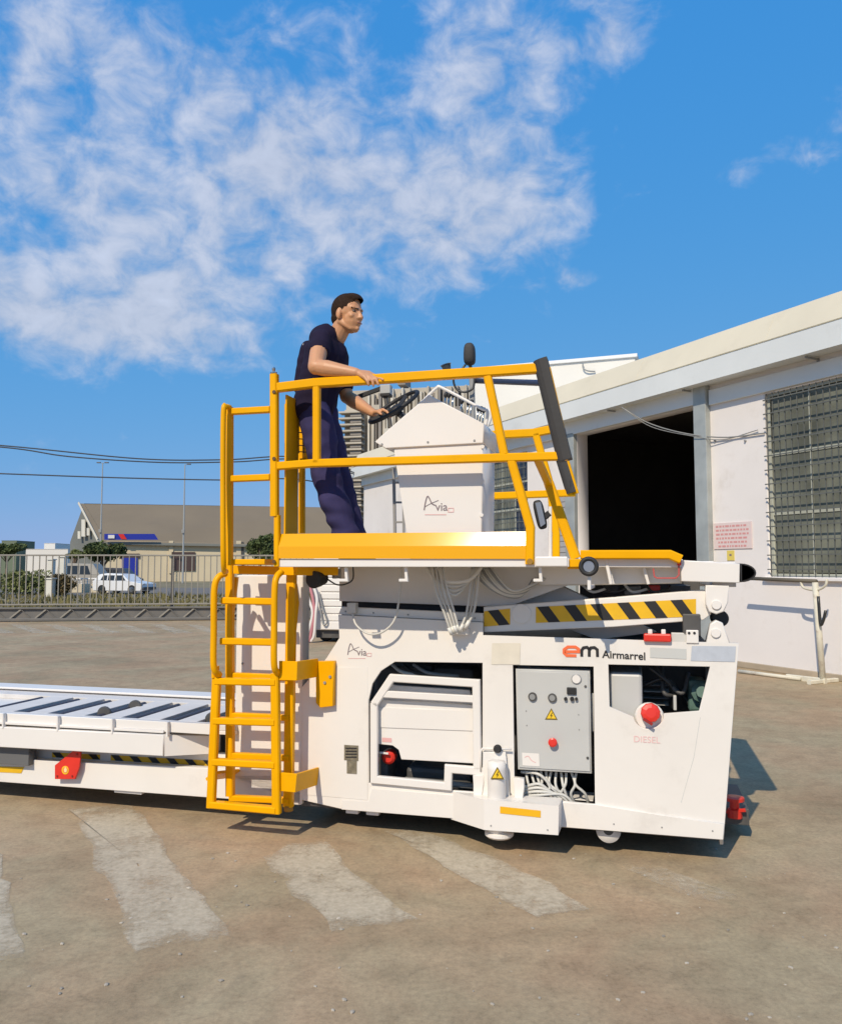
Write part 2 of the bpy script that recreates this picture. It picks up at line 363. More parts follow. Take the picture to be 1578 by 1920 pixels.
# =================================================================== CARGO LOADER
K = Frame((0, 5.2, 0), 15); P = K.P
ldr = thing('cargo_loader', 'white and yellow airport cargo loader with raised walkway and red fuel cap', 'cargo loader', K.O, 15)
def UW(px, v): return [(P(x, y, v).x, P(x, y, v).z) for x, y in px]
def pan(name, px, v, th, mat, parent=ldr, holes=(), bev=.003): return outline(name, UW(px, v), v, th, mat, parent, [UW(h, v) for h in holes], bev)
def rail(name, px, v, a=.05, b=.05, mat=yellow, parent=ldr):
    return bar(name, [P(p[0], p[1], p[2] if len(p) > 2 else v) for p in px], a, b, mat, parent)
def pipe(name, px, v, r, mat, parent=ldr, n=10): return tube(name, [P(p[0], p[1], p[2] if len(p) > 2 else v) for p in px], r, mat, parent, n)
def rope(name, px, v, r, mat, parent=ldr, n=7): return hose(name, [P(p[0], p[1], p[2] if len(p) > 2 else v) for p in px], r, mat, parent, n)
def decal(name, px, v, mat, parent):
    me = bpy.data.meshes.new(name); q = [P(x, y, v) for x, y in px]; me.from_pydata([tuple(p) for p in q], [], [list(range(len(q)))]); me.update(); return link(name, me, mat, parent)
VW = -.45                                             # walkway edge
# ---- chassis side panel with its openings
op1 = [(691, 1468), (691, 1312), (698, 1282), (714, 1258), (740, 1241), (904, 1243), (904, 1400), (902, 1486), (845, 1482)]
op2 = [(961, 1247), (1112, 1250), (1115, 1508), (964, 1494)]
notch = [(1215 + 29 * math.cos(rad(a)), 1338 + 29 * math.sin(rad(a))) for a in range(168, -1, -14)]
op3 = [(1140, 1246), (1330, 1250), (1310, 1333)] + notch[::-1] + [(1142, 1325)]
side = pan('side_panel', [(565, 1500), (565, 1290), (590, 1260), (612, 1234), (636, 1196), (634, 1153), (905, 1167), (905, 1191), (1384, 1206), (1356, 1574), (640, 1517)], 0, .02, white, holes=[op1, op2, op3])
d = .012
pan('top_flange', [(634, 1152), (905, 1166), (905, 1150), (640, 1138)], .03, .05, white, side)
pan('skirt', [(696, 1478), (845, 1490), (1115, 1508), (1240, 1528), (1357, 1545), (1355, 1575), (640, 1518), (640, 1500), (690, 1502)], -d, d, white, side)
pan('access_hatch', [(604, 1251), (689, 1251), (689, 1500), (568, 1490), (568, 1294)], -.0025, .0025, white, side, bev=.001)
rail('panel_seam', [(1312, 1345), (1300, 1420), (1276, 1505)], .001, .003, .003, decal_grey, side)
uR, uL = P(1370, 1400, 0).x, P(-260, 1400, 0).x
u565, u1356 = P(565, 1400, 0).x, P(1356, 1574, 0).x
# body shell
box('rear_side_panel', (u565, 2.1, .12), (u1356, 2.13, 1.36), white, ldr)
outline('end_plate', [(0, .12), (2.08, .12), (2.08, 1.2), (0, 1.2)], 0, .02, white, ldr).matrix_local = Matrix.Translation((u1356 + .0, .03, 0)) @ Matrix.Rotation(rad(90), 4, 'Z')
box('floor_plate', (u565, .03, .14), (u1356 - .02, 2.09, .17), darkg, ldr)
box('light_limit_plate', (u565, .62, .18), (u1356 - .03, .66, 1.1), darkg, ldr)  # dark back plate added to limit light inside the body
wtop = P(905, 1191, 0).z
box('top_plate', (u565 + .25, .05, wtop - .06), (u1356 - .05, 2.08, wtop - .03), darkg, ldr)
# rear drawbar block with red coupling
cb_ = box('coupling_block', (u1356 + .02, .5, .10), (u1356 + .2, 1.1, .2), darkg, ldr)
q = P(1376, 1508, .5)
hk = turned('coupling_hook', (q.x, .5, q.z - .03), (0, 0, 1), [(.045, -.05), (.045, 0), (.03, .01), (.03, .05), (.06, .055), (.06, .075), (.03, .08)], red, cb_, 12)
bar('coupling_pin', [(q.x - .05, .5, q.z - .05), (q.x + .06, .46, q.z - .02)], .02, .02, red, cb_)
# ---- stickers and lettering
for x in (648, 700, 765, 840, 890): disc('flange_bolt', P(x, 1146 + (x - 640) * .052, .03), .006, .004, midg, side, 8)
for x in (1150, 1240, 1335): disc('skirt_bolt', P(x, 1545 + (x - 1150) * .07, -d), .005, .003, midg, side, 8)
decal('reflective_sticker', [(1296, 1211), (1379, 1212), (1377, 1241), (1294, 1239)], -.003, decal_blue, side)
decal('grey_sticker', [(1218, 1214), (1286, 1217), (1286, 1236), (1218, 1233)], -.003, decal_grey, side)
decal('cream_sticker', [(922, 1206), (975, 1206), (974, 1246), (921, 1246)], -.003, decal_cream, side)
pl1 = box('rating_plate', P(645, 1425, -.006), P(672, 1398, -.003), plate, side, .0)
box('rating_plate', P(650, 1450, -.006), P(669, 1427, -.003), plate, side, .0)
for k in range(4): decal('plate_line', [(648, 1402 + 5.5 * k), (669, 1402 + 5.5 * k), (669, 1404.5 + 5.5 * k), (648, 1404.5 + 5.5 * k)], -.0075, ink, pl1)
p0 = P(1128, 1233, 0)
text('lettering', 'Airmarrel', (p0.x, p0.z), P(1209, 1233, 0).x - p0.x, -.003, ink, side, bold=.018, slope=-.025)
# em mark: an orange e and a black m made of fat arches
def arch(cx, cy, r, rt, a0=180, a1=0, legs=0):
    o = [(cx + r * math.cos(rad(a)), cy - r * math.sin(rad(a))) for a in [a0 + (a1 - a0) * i / 10 for i in range(11)]]
    return o
def stroke(name, px, wpx, mat, vv=-.003):
    q = [P(x, y, 0) for x, y in px]; bm = bmesh.new(); sweep(bm, [Vector((p.x, vv, p.z)) for p in q], bar_profile(wpx / 288, .0012, .0002), up=(0, 1, 0)); return from_bm(name, bm, mat, side)
stroke('emblem_e', [(1058, 1222), (1084, 1222), (1084, 1217), (1078, 1213), (1064, 1213), (1057, 1218), (1057, 1224), (1062, 1229), (1080, 1229.5)], 5.2, orange)
stroke('emblem_m', [(1090, 1231), (1090, 1219), (1093, 1214.5), (1100, 1213.5), (1104, 1217), (1104, 1231)], 5, ink)
stroke('emblem_m', [(1104, 1219), (1107, 1214.5), (1114, 1214), (1119, 1218), (1119.5, 1231.5)], 5, ink)
def avia(x, y, k, v, parent, f=1.0):
    """the 'Avia' word mark: swooping capital A, small letters, a little square mark, a fine underline"""
    def q(a, b): p = P(x + a * k, y + b * k, v); return Vector((p.x, v - .002, p.z))
    bm = bmesh.new(); sweep(bm, smoothpath([q(0, 20), q(2, 8), q(5, -1), q(8, 2), q(12, 10), q(18, 13)], 4), bar_profile(.0058 * k, .001, .0002)); from_bm('wordmark_initial', bm, inkg, parent)
    bm = bmesh.new(); sweep(bm, smoothpath([q(1, 15), q(10, 10), q(22, 5)], 4), bar_profile(.003 * k, .001, .0002)); from_bm('wordmark_swoosh', bm, inkg, parent)
    p = P(x + 17 * k, y + 21 * k, v); text('wordmark', 'via', (p.x, p.z), (P(x + 36 * k, y, v).x - P(x + 17 * k, y, v).x), v - .002, inkg, parent, bold=.004)
    bm = bmesh.new(); sweep(bm, [q(37, 17), q(45, 17), q(45, 23), q(37, 23)], bar_profile(.003 * k, .001, .0002), True); from_bm('wordmark_square', bm, inkr, parent)
    bm = bmesh.new(); sweep(bm, [q(1, 27), q(34, 27)], bar_profile(.0032 * k, .001, .0002)); from_bm('wordmark_underline', bm, inkr, parent)
avia(652, 1208, .98, 0, side)
p0 = P(1188, 1391, 0); text('fuel_lettering', 'DIESEL', (p0.x, p0.z), P(1237, 1391, 0).x - p0.x, -.0025, dieselink, side, height=.037)
# ---- red fuel cap in its recess
rc = P(1215, 1338, .05)
box('fuel_tank', (P(1142, 1300, .08).x, .07, P(1215, 1380, .08).z), (P(1204, 1300, .08).x, .5, P(1190, 1262, .08).z), cabg, ldr, .02)
disc('filler_dish', (rc.x + .005, .055, rc.z - .018), .085, .03, white2, ldr, 28)
cap = turned('fuel_cap', (rc.x + .006, .03, rc.z + .01), (.1, -1, .15), [(.045, 0), (.054, .012), (.058, .05), (.053, .062), (.03, .068)], red, ldr, 10)
bar('cap_lever', [(rc.x - .03, -.045, rc.z - .015), (rc.x + .02, -.05, rc.z - .045)], .016, .012, M('dark_red', (.3, .02, .015), .4), cap)
# machinery seen in the rear opening
for k, (a, b, c) in enumerate([((1215, 1250, .2), (1260, 1290, .22), (1262, 1330, .25)), ((1225, 1250, .3), (1275, 1300, .2), (1290, 1262, .3)), ((1205, 1285, .25), (1250, 1275, .25), (1300, 1330, .3)), ((1240, 1248, .35), (1245, 1300, .2), (1280, 1300, .3))]):
    rope('hydraulic_hose', [a, b, c], 0, .013, [hoseb, darkg][k % 2])
for k in range(4): box('valve_fin', P(1206, 1285 + 12 * k, .3), P(1252, 1279 + 12 * k, .45), [midg, hosew][k % 2], ldr)
turned('valve_block', P(1312, 1300, .3), (0, -1, .2), [(.06, 0), (.06, .1), (.035, .11), (.035, .16)], greenish, ldr, 10)
box('pump_body', P(1290, 1335, .25), P(1318, 1268, .45), greenish, ldr, .02)
box('angle_bracket', P(1262, 1332, .15), P(1267, 1303, .18), hosew, ldr)
# ---- engine bay
eng = pan('engine_cover', [(708, 1312), (892, 1322), (894, 1432), (752, 1424), (747, 1406), (736, 1398), (708, 1395)], .03, .03, white2)
pan('cover_upper', [(718, 1284), (880, 1294), (890, 1326), (708, 1316)], .06, .03, white2, eng)
pan('cover_crease', [(709, 1326), (893, 1333), (893, 1371), (709, 1364)], .024, .006, white2, eng, bev=.002)
rail('door_frame', [(702, 1318), (702, 1461), (840, 1474), (841, 1441), (906, 1446)], -.01, .05, .035, white2)
rail('door_frame', [(702, 1320), (735, 1271), (893, 1281), (895, 1440)], -.01, .05, .035, white2)
rail('door_bar', [(716, 1301), (894, 1311)], -.008, .045, .03, white2)
pan('door_seal', [(888, 1284), (892, 1284), (893, 1300), (888, 1300)], .02, .01, midg)
decal('red_label', [(716, 1383), (734, 1384), (734, 1392), (716, 1391)], .028, inkr, eng)
box('pump_housing', P(709, 1465, .12), P(742, 1402, .3), darkg, ldr, .02)
turned('isolator_switch', P(728, 1420, .1), (0, -1, 0), [(.045, -.05), (.045, 0), (.03, .012)], red, ldr, 14)
bar('switch_lever', [P(712, 1411, .06), P(728, 1413, .06)], .012, .012, white2, ldr)
box('engine_block', P(760, 1480, .2), P(900, 1425, .5), darkg, ldr, .03)
box('engine_block', P(700, 1310, .3), P(900, 1246, .55), darkg, ldr, .03)
pipe('exhaust_pipe', [(760, 1462, .12), (905, 1476, .12)], 0, .02, midg)
box('air_filter', P(795, 1260, .22), P(815, 1245, .3), black, ldr, .01)
for k in range(3): rope('engine_hose', [(735 + 20 * k, 1246, .2), (760 + 22 * k, 1262, .15), (830 + 15 * k, 1268, .2)], 0, .012, [hosew, hoseb, midg][k])
# ---- control cabinet
cabn = pan('control_cabinet', [(966, 1254), (1105, 1258), (1109, 1451), (970, 1443)], .02, .16, cabg, bev=.006)
pan('cabinet_door', [(969, 1258), (1102, 1262), (1106, 1447), (973, 1439)], .012, .008, cabg, cabn, bev=.003)
for x, y, r in ((998, 1306, 7.5), (1035, 1308, 7.5)):
    c = P(x, y, .012); g_ = turned('gauge', c, (0, -1, 0), [(r / 280, 0), (r / 280, .012), (r / 300, .016)], darkg, cabn, 18); turned('gauge_face', (c.x, c.y - .0165, c.z), (0, -1, 0), [(r / 420, 0), (r / 420, .001)], midg, g_, 16)
c = P(1080, 1273, .012); turned('round_dial', c, (0, -1, 0), [(.031, 0), (.031, .006), (.026, .008)], M('dial_rim', (.3, .3, .3), .4), cabn, 20); turned('dial_face', (c.x, c.y - .0085, c.z), (0, -1, 0), [(.025, 0), (.025, .001)], white2, cabn, 20)
box('hour_meter', P(1062, 1302, -.002), P(1080, 1289, .012), black, cabn)
for x, r in ((1060, 3), (1072, 3.6), (1080, 2.6)): disc('switch_knob', P(x, 1310, .012), r / 280, .02, black, cabn, 10)
for x, y in ((1097, 1287), (1101, 1421)): disc('door_lock', P(x, y, .012), .008, .006, darkg, cabn, 10)
for x, y in ((986, 1333), (987, 1360), (1084, 1340), (1085, 1368)): disc('rivet', P(x, y, .012), .004, .003, midg, cabn, 8)
c = P(1036, 1391, .012); stp = turned('stop_button', c, (.05, -1, .1), [(.014, 0), (.014, .02), (.027, .022), (.027, .036), (.018, .04)], red, cabn, 18)
decal('cabinet_sticker', [(978, 1411), (1010, 1413), (1011, 1437), (979, 1435)], .0105, white2, cabn)
me_ = bmesh.new(); sweep(me_, smoothpath([P(983, 1420, .0095), P(990, 1418, .0095), P(996, 1426, .0095), P(1004, 1430, .0095)], 4), bar_profile(.004, .0008, .0002)); from_bm('sticker_mark', me_, inkr, cabn)
wy = M('warning_yellow', (.85, .56, .03), .4); wb = M('warning_border', (.16, .11, .01), .5)
def warning(x, y, r, v, parent, curve=None):
    tri = lambda s: [(x, y - r * s * 1.1), (x + r * s, y + r * s * .75), (x - r * s, y + r * s * .7)]
    w_ = decal('warning_triangle', tri(1.0), v, wb, parent); decal('triangle_field', tri(.72), v - .0012, wy, w_)
    decal('lightning_bolt', [(x + .1 * r, y - .42 * r), (x - .22 * r, y + .12 * r), (x - .02 * r, y + .12 * r), (x - .14 * r, y + .52 * r), (x + .24 * r, y + .0 * r), (x + .02 * r, y + .0 * r), (x + .22 * r, y - .4 * r)], v - .0024, wb, w_)
warning(1033, 1341, 12, .0105, cabn)
rs = random.Random(5)
for k in range(11):
    x = 985 + 9.5 * k; x2 = x + rs.uniform(-18, 16)
    rope('cabinet_cable', [(x, 1444 + .04 * (x - 970), .1), (x + rs.uniform(-4, 8), 1470, .06), (x2 + 8, 1488, .07), (x2 + 14, 1506, .1)], 0, .0085, hosew)
for k in range(4): rope('cabinet_cable', [(975, 1478 + 5 * k, .05), (1010, 1470 + 7 * k, .03), (1035 + 6 * k, 1490, .05), (1050 + 8 * k, 1506, .06)], 0, .009, hosew)
rope('cabinet_cable', [(976, 1447, .07), (1010, 1452, .04), (1030, 1475, .05), (1015, 1492, .05)], 0, .009, hosew)
box('cable_tray', P(966, 1492, .12), P(1114, 1486, .3), white2, ldr)
pan('connector_strip', [(1107, 1300), (1112, 1300), (1113, 1372), (1108, 1371)], .08, .02, hosew)
# ---- stabiliser jack with its guard
vj = -.17
bm = bmesh.new()
def ring_pts(L): return [P(*p) for p in L]
top = ring_pts([(845, 1484, 0), (907, 1499, vj), (1047, 1511, vj)]); bot = ring_pts([(845, 1536, 0), (907, 1556, vj), (1046, 1566, vj)])
top.append(Vector((top[2].x + .005, 0, top[2].z))); bot.append(Vector((bot[2].x + .005, 0, bot[2].z)))
vt = [bm.verts.new(p) for p in top]; vb = [bm.verts.new(p) for p in bot]
for i in range(3): bm.faces.new((vt[i], vt[i + 1], vb[i + 1], vb[i]))
bm.faces.new(vt); bm.faces.new(vb[::-1]); bm.faces.new((vt[3], vt[0], vb[0], vb[3]))
guard = from_bm('jack_guard', bm, white2, ldr)
decal('yellow_sticker', [(937, 1512), (1013, 1520), (1013, 1533), (937, 1525)], vj - .003, M('yellow_sticker', (.85, .45, .01), .4), guard)
for x, y in ((920, 1548), (1026, 1556)): disc('bolt_head', P(x, y, vj), .005, .004, midg, guard, 8)
c = P(931, 1500, -.08); r = .056
jk = turned('jack_cylinder', (c.x, c.y, .10), (0, 0, 1), [(r, 0), (r, P(930, 1432, -.08).z - .13), (r * .96, P(930, 1428, -.08).z - .10), (.02, P(930, 1427, -.08).z - .10)], white2, ldr, 28, True)
turned('jack_foot', (c.x + .01, c.y + .02, .085), (0, 0, 1), [(.075, 0), (.088, .012), (.088, .03), (.055, .045)], white2, jk, 28)
warning(932, 1452, 13, -.08 - r - .004, jk)
pan('jack_bracket', [(905, 1410), (947, 1410), (957, 1512), (903, 1500)], -.03, .012, white2)
pipe('hydraulic_pipe', [(901, 1446, -.03), (901, 1408, -.03), (905, 1403, -.03), (958, 1405, -.03)], 0, .006, white2)
turned('hose_valve', P(933, 1403, -.03), (0, -1, .0), [(.024, 0), (.026, .02), (.016, .035)], black, ldr, 14)
pan('hinge_post', [(886, 1454), (906, 1454), (906, 1470), (902, 1500), (887, 1497), (887, 1470)], -.04, .05, white2)
pan('hinge_post', [(962, 1459), (981, 1461), (982, 1477), (978, 1508), (964, 1505), (963, 1476)], -.05, .05, white2)
sw_ = pipe('support_wheel', [(1140, 1556, .06), (1140, 1555.5, .09)], 0, .074, white2, n=28); q = P(1140, 1556, .06); disc('wheel_hub', q, .03, .012, darkg, sw_, 16)
for px_, py_ in ((662, 1521), (700, 1524)): box('drain_foot', P(px_ - 14, py_ + 4, .03), P(px_ + 14, py_ - 8, .08), white2, ldr)
for ux in (-3.0, -.55, 1.0):
    for vv in (.62, 1.75): turned('wheel', (ux, vv, .22), (0, 1, 0), [(.12, 0), (.2, .01), (.22, .05), (.22, .17), (.2, .21), (.12, .22)], black, ldr, 24)
# ---- white column behind the ladder
u0, u1 = P(441, 1300, 0).x, P(566, 1300, 0).x
wc0, wc1 = P(441, 1500, 0).z, P(441, 1078, 0).z
colm = box('lift_column', (u0, 0, wc0), (u1, .12, wc1), white, ldr, .008)
disc('column_bolt', P(455, 1244, 0), .008, .006, midg, colm, 8)
# ---- under-deck beam
beam = pan('deck_beam', [(636, 1064), (1278, 1064), (1278, 1094), (1062, 1098), (960, 1135), (905, 1137), (636, 1127)], .14, .12, white)
wd = P(700, 1048, VW).z                               # deck level
wdb = P(700, 1063, VW).z
uA, uB, uC = P(523, 1050, VW).x, P(1066, 1050, VW).x, P(1386, 1070, 0).x
dk = box('walkway_deck', (uA, VW, wdb), (uB, .0, wd), white2, ldr, .004)
box('platform_deck', (uA, .002, wdb - .004), (P(1280, 1060, 0).x, 1.85, wd - .003), white, ldr, .004)
for x in (645, 757, 1008): bar('hanger_bracket', [P(x + 4, 1064, VW + .05), P(x + 6, 1088, VW + .05), P(x - 8, 1088, VW + .05)], .018, .03, white2, dk)
# black cylinder lamp under the rear of the deck
turned('floodlight', P(592, 1086, -.2), (-.2, -1, -.1), [(.045, -.08), (.054, -.02), (.057, .03), (.048, .035)], black, ldr, 20, False)
bar('light_arm', [P(592, 1072, -.16), P(592, 1062, -.16)], .05, .04, darkg, ldr)
rail('deck_crossbar', [(555, 1070, -.3), (632, 1070, -.1)], 0, .06, .035, yellow)
box('junction_box', P(622, 1085, -.1), P(640, 1066, 0), midg, ldr)
rope('sensor_wire', [(612, 1085, -.15), (635, 1097, -.15), (660, 1088, -.15), (662, 1062, -.15)], 0, .005, hoseb)
box('gap_shade_plate', (P(640, 1140, .2).x, .2, P(640, 1152, .2).z - .05), (P(912, 1140, .2).x, .3, P(640, 1126, .2).z), black, ldr)  # black plate paints the shaded gap below the deck beam
# hanging hoses
rope('looping_wire', [(661, 1150, -.06), (668, 1172, -.09), (690, 1188, -.1), (715, 1186, -.1), (738, 1165, -.1), (747, 1130, -.1), (751, 1090, -.1), (752, 1064, -.1)], 0, .007, hosew)
box('wire_clip', P(650, 1150, -.02), P(672, 1130, .04), hosew, ldr)
hz3 = M('pale_hose', (.72, .70, .65), .4, var=.05, scale=14)
for k in range(4):
    o = k * 6.5; dv = .02 * (k % 2)
    h_ = rope('hydraulic_hose', [(810 + o, 1064, -.12 + dv), (818 + o * 1.1, 1110, -.17 + dv), (833 + o * .95, 1150, -.15 + dv), (846 + o * .7, 1188 - 2 * k, -.12 + dv)], 0, .0085, hz3 if k % 2 else hosew)
    pipe('hose_fitting', [(841 + o * .75, 1177 - 2 * k, -.13 + dv), (847 + o * .7, 1190 - 2 * k, -.12 + dv)], 0, .012, hz3, h_)
for k in range(3):
    o = k * 7.0; dv = .02 * (k % 2)
    h_ = rope('hydraulic_hose', [(884 + o, 1064, -.05 + dv), (880 + o, 1110, -.1 + dv), (874 + o * .9, 1150, -.1 + dv), (862 + o * .8, 1182 - 3 * k, -.1 + dv)], 0, .0085, hosew)
    pipe('hose_fitting', [(868 + o * .8, 1170 - 3 * k, -.1 + dv), (861 + o * .8, 1184 - 3 * k, -.1 + dv)], 0, .012, hz3, h_)
box('hose_clamp', P(842, 1190, -.06), P(880, 1178, .0), white2, ldr)
for k in range(4): rope('hydraulic_hose', [(800 + 5 * k, 1064, -.05), (815 + 5 * k, 1086 + 2 * k, -.1 - .02 * (k % 2)), (850, 1092 + 8 * k, -.14), (882 - 3 * k, 1086 + 4 * k, -.1), (902 - 4 * k, 1064, -.05)], 0, .009 if k else .012, hz3 if k == 0 else hosew)
for k in range(8):
    rope('hydraulic_hose', [(885 + 5 * k, 1064, .02), (905 + 6 * k, 1092 + k, -.04), (940 + 4 * k, 1115 - k, -.02), (975 + 3 * k, 1118 - 3 * k, .03), (1000 + 3 * k, 1085, .1)], 0, .0085, hosew if k % 3 else midg)
# ---- scissor arms
arm = pan('scissor_arm', [(906, 1138), (1150, 1120), (1318, 1106), (1332, 1113), (1332, 1152), (1318, 1163), (1150, 1176), (906, 1186)], .045, .09, white, bev=.006)
pan('far_scissor_arm', [(640, 1160), (905, 1137), (1050, 1097), (1120, 1130), (1230, 1185), (1120, 1200), (980, 1150), (905, 1165)], .3, .08, white, bev=.005)
disc('pivot_disc', P(977, 1151, .045), .062, .008, white2, arm, 28)
hy = M('hazard_yellow', (.80, .46, .01), .45, var=.06, scale=9, dirt=(.3, .2, .05), dirt_amt=.3, dscale=12)
def hazard(x0, x1, yt0, yt1, yb0, yb1, v, cuts, parent, lean=1.0):
    b_ = decal('hazard_strip', [(x0, yt0), (x1, yt1), (x1, yb1), (x0, yb0)], v, hy, parent)
    f = lambda x, t: (yt0 + (yt1 - yt0) * (x - x0) / (x1 - x0)) * (1 - t) + (yb0 + (yb1 - yb0) * (x - x0) / (x1 - x0)) * t
    for a, w_ in cuts:
        sh = lean * (f(a, 1) - f(a, 0)); a2 = min(a + sh, x1); b2 = min(a + w_ + sh, x1); c2 = min(a + w_, x1)
        decal('hazard_stripe', [(a, f(a, 0)), (c2, f(c2, 0)), (b2, f(b2, 1)), (a2, f(a2, 1))], v - .0015, ink, b_)
hazard(1004, 1304, 1138, 1123, 1168, 1156, .0425, [(1006 + 50 * k, 22) for k in range(6)], arm, .72)
hazard(907, 956, 1146, 1141, 1175, 1171, .0425, [(914, 20)], arm, .72)
# pivots at the rear
up_ = pan('pivot_bracket', [(1322, 1097), (1366, 1098), (1364, 1130), (1356, 1147), (1342, 1152), (1328, 1147), (1322, 1132)], .0, .08, white2, bev=.006)
disc('pivot_pin', P(1342, 1134, 0), .028, .012, white2, up_, 18)
lp_ = pan('pivot_bracket', [(1322, 1207), (1331, 1170), (1342, 1163), (1354, 1168), (1368, 1207)], .0, .08, white2, bev=.006)
disc('pivot_pin', P(1341, 1187, 0), .028, .012, white2, lp_, 18)
turned('pivot_roller', P(1350, 1160, .1), (0, 1, 0), [(.045, 0), (.05, .02), (.05, .14), (.045, .16)], black, ldr, 20)
box('valve_cover', P(1280, 1192, .0), P(1310, 1150, .1), darkg, ldr, .006)
vb_ = box('valve_base', P(1286, 1206, -.01), P(1307, 1180, .06), white2, ldr, .004)
for x in (1291, 1301): disc('valve_port', P(x, 1187, -.01), .008, .004, black, vb_, 10)
rl = box('marker_lamp', P(1206, 1203, -.03), P(1257, 1188, .02), red, ldr, .008)
for x in (1218, 1243): box('lamp_stud', P(x - 4, 1190, -.01), P(x + 4, 1180, .01), white2, rl)
box('marker_bracket', P(1258, 1204, .0), P(1285, 1186, .04), hosew, ldr)
# ---- front platform beam
fb = pan('platform_beam', [(1276, 1050), (1386, 1057), (1386, 1093), (1276, 1090)], -.02, .2, white2, bev=.005)
pan('beam_top', [(1100, 1047), (1277, 1049), (1277, 1064), (1100, 1063)], -.02, .2, white2)
pan('beam_web', [(1010, 1064), (1275, 1064), (1275, 1093), (1010, 1097)], .10, .03, white)
for x in (1140, 1206): rail('web_stiffener', [(x, 1063), (x + 9, 1095)], .06, .018, .06, white2)
rail('stiffener_post', [(1135, 1047), (1145, 1095)], .0, .02, .05, white2)
rail('edge_guard', [(1088, 1040), (1255, 1040), (1276, 1049)], -.05, .055, .05)
pan('edge_strip', [(1066, 1048), (1094, 1048), (1094, 1063), (1066, 1063)], VW + .02, .1, yellow)
bar('handle_rod', [P(1224, 1066, -.03), P(1226, 1081, -.03), P(1231, 1084, -.03), P(1266, 1084, -.03), P(1272, 1078, -.03), P(1272, 1050, -.03)], .009, .009, M('dull_red', (.5, .09, .08), .5), fb)
box('handle_stop', P(1269, 1060, -.04), P(1276, 1050, -.02), red, fb)
bm = bmesh.new(); pr = [(0, P(1390, 1060, 0).z)] + [(.085 * math.sin(rad(a)), P(1390, 1074, 0).z + .055 * math.cos(rad(a))) for a in range(0, 181, 15)]
vs0 = [bm.verts.new((uC + .002 + a, -.02, b)) for a, b in pr]; vs1 = [bm.verts.new((uC + .002 + a, 1.8, b)) for a, b in pr]
for i in range(len(pr)): bm.faces.new((vs0[i], vs0[(i + 1) % len(pr)], vs1[(i + 1) % len(pr)], vs1[i]))
bm.faces.new(vs1); 
bmp = from_bm('rubber_bumper', bm, black, ldr)
bmp.modifiers.new('wall', 'SOLIDIFY').thickness = .008
rg = P(1103, 1062, VW - .0); ringp = [(rg.x + .043 * math.cos(a), rg.y, rg.z + .043 * math.sin(a)) for a in [2 * math.pi * i / 24 for i in range(24)]]
tube('tie_ring', ringp, .0125, black, ldr, 10, True); disc('ring_hub', (rg.x, rg.y + .02, rg.z), .034, .015, chrome, ldr, 18)
bar('ring_stem', [(rg.x, rg.y + .03, rg.z - .045), (rg.x, rg.y + .03, rg.z - .12), (rg.x, .02, rg.z - .12)], .02, .02, white2, ldr)
bar('ring_stem', [(rg.x - .12, rg.y + .05, rg.z), (rg.x, rg.y + .05, rg.z)], .03, .03, yellow, ldr)
box('mirror_base', P(1003, 1062, VW - .01), P(1065, 1044, VW + .06), white2, ldr, .005)
# clutter between the arms and the deck
for k, (a, b) in enumerate([((1130, 1112), (1160, 1095)), ((1170, 1115), (1200, 1098)), ((1215, 1110), (1235, 1096)), ((1255, 1112), (1290, 1096))]):
    box('valve_bank', P(*a, .35), P(*b, .55), [darkg, midg, red, darkg][k], ldr, .005)
for k in range(4): rope('hydraulic_hose', [(1090 + 40 * k, 1096, .25), (1110 + 38 * k, 1110, .22), (1135 + 40 * k, 1104, .25)], 0, .009, hoseb if k % 2 else hosew)
box('shadow_fill_block', (P(1080, 1100, .3).x, .6, 1.15), (P(1318, 1100, .3).x, 1.85, 1.66), darkg, ldr)  # added block, enlarged to fill out the loader's cast shadow
box('far_beam', (P(1276, 1070, 0).x, 1.6, wd - .2), (uC, 1.8, wd - .004), white2, ldr)
box('cross_beam', (uC - .14, .19, wd - .17), (uC, 1.6, wd - .02), white2, ldr)
# ---- toe board: flat lower web and a flange leaning back to the sky
tb_l = [P(523, 1047, VW), P(985, 1048, VW)]; tb_m = [P(523, 1025, VW), P(985, 1023, VW)]
th_ = rad(21.5); hh = P(523, 1002, VW).z - tb_m[0].z + .004
bm = bmesh.new(); cols = []
for i in (0, 1):
    a, b = tb_l[i].copy(), tb_m[i].copy(); a.y = b.y = VW - .012; c = b + Vector((0, hh * math.tan(th_), hh)); t_ = Vector((0, .006, 0))
    cols.append([bm.verts.new(x) for x in (a, b, c, c + t_, b + t_, a + t_)])
for j in range(6): bm.faces.new((cols[0][j], cols[0][(j + 1) % 6], cols[1][(j + 1) % 6], cols[1][j]))
bm.faces.new(cols[0]); bm.faces.new(cols[1][::-1])
gy = M('gloss_yellow_paint', (.86, .40, .0), .12)
tbo = from_bm('toe_board', bm, gy, ldr)
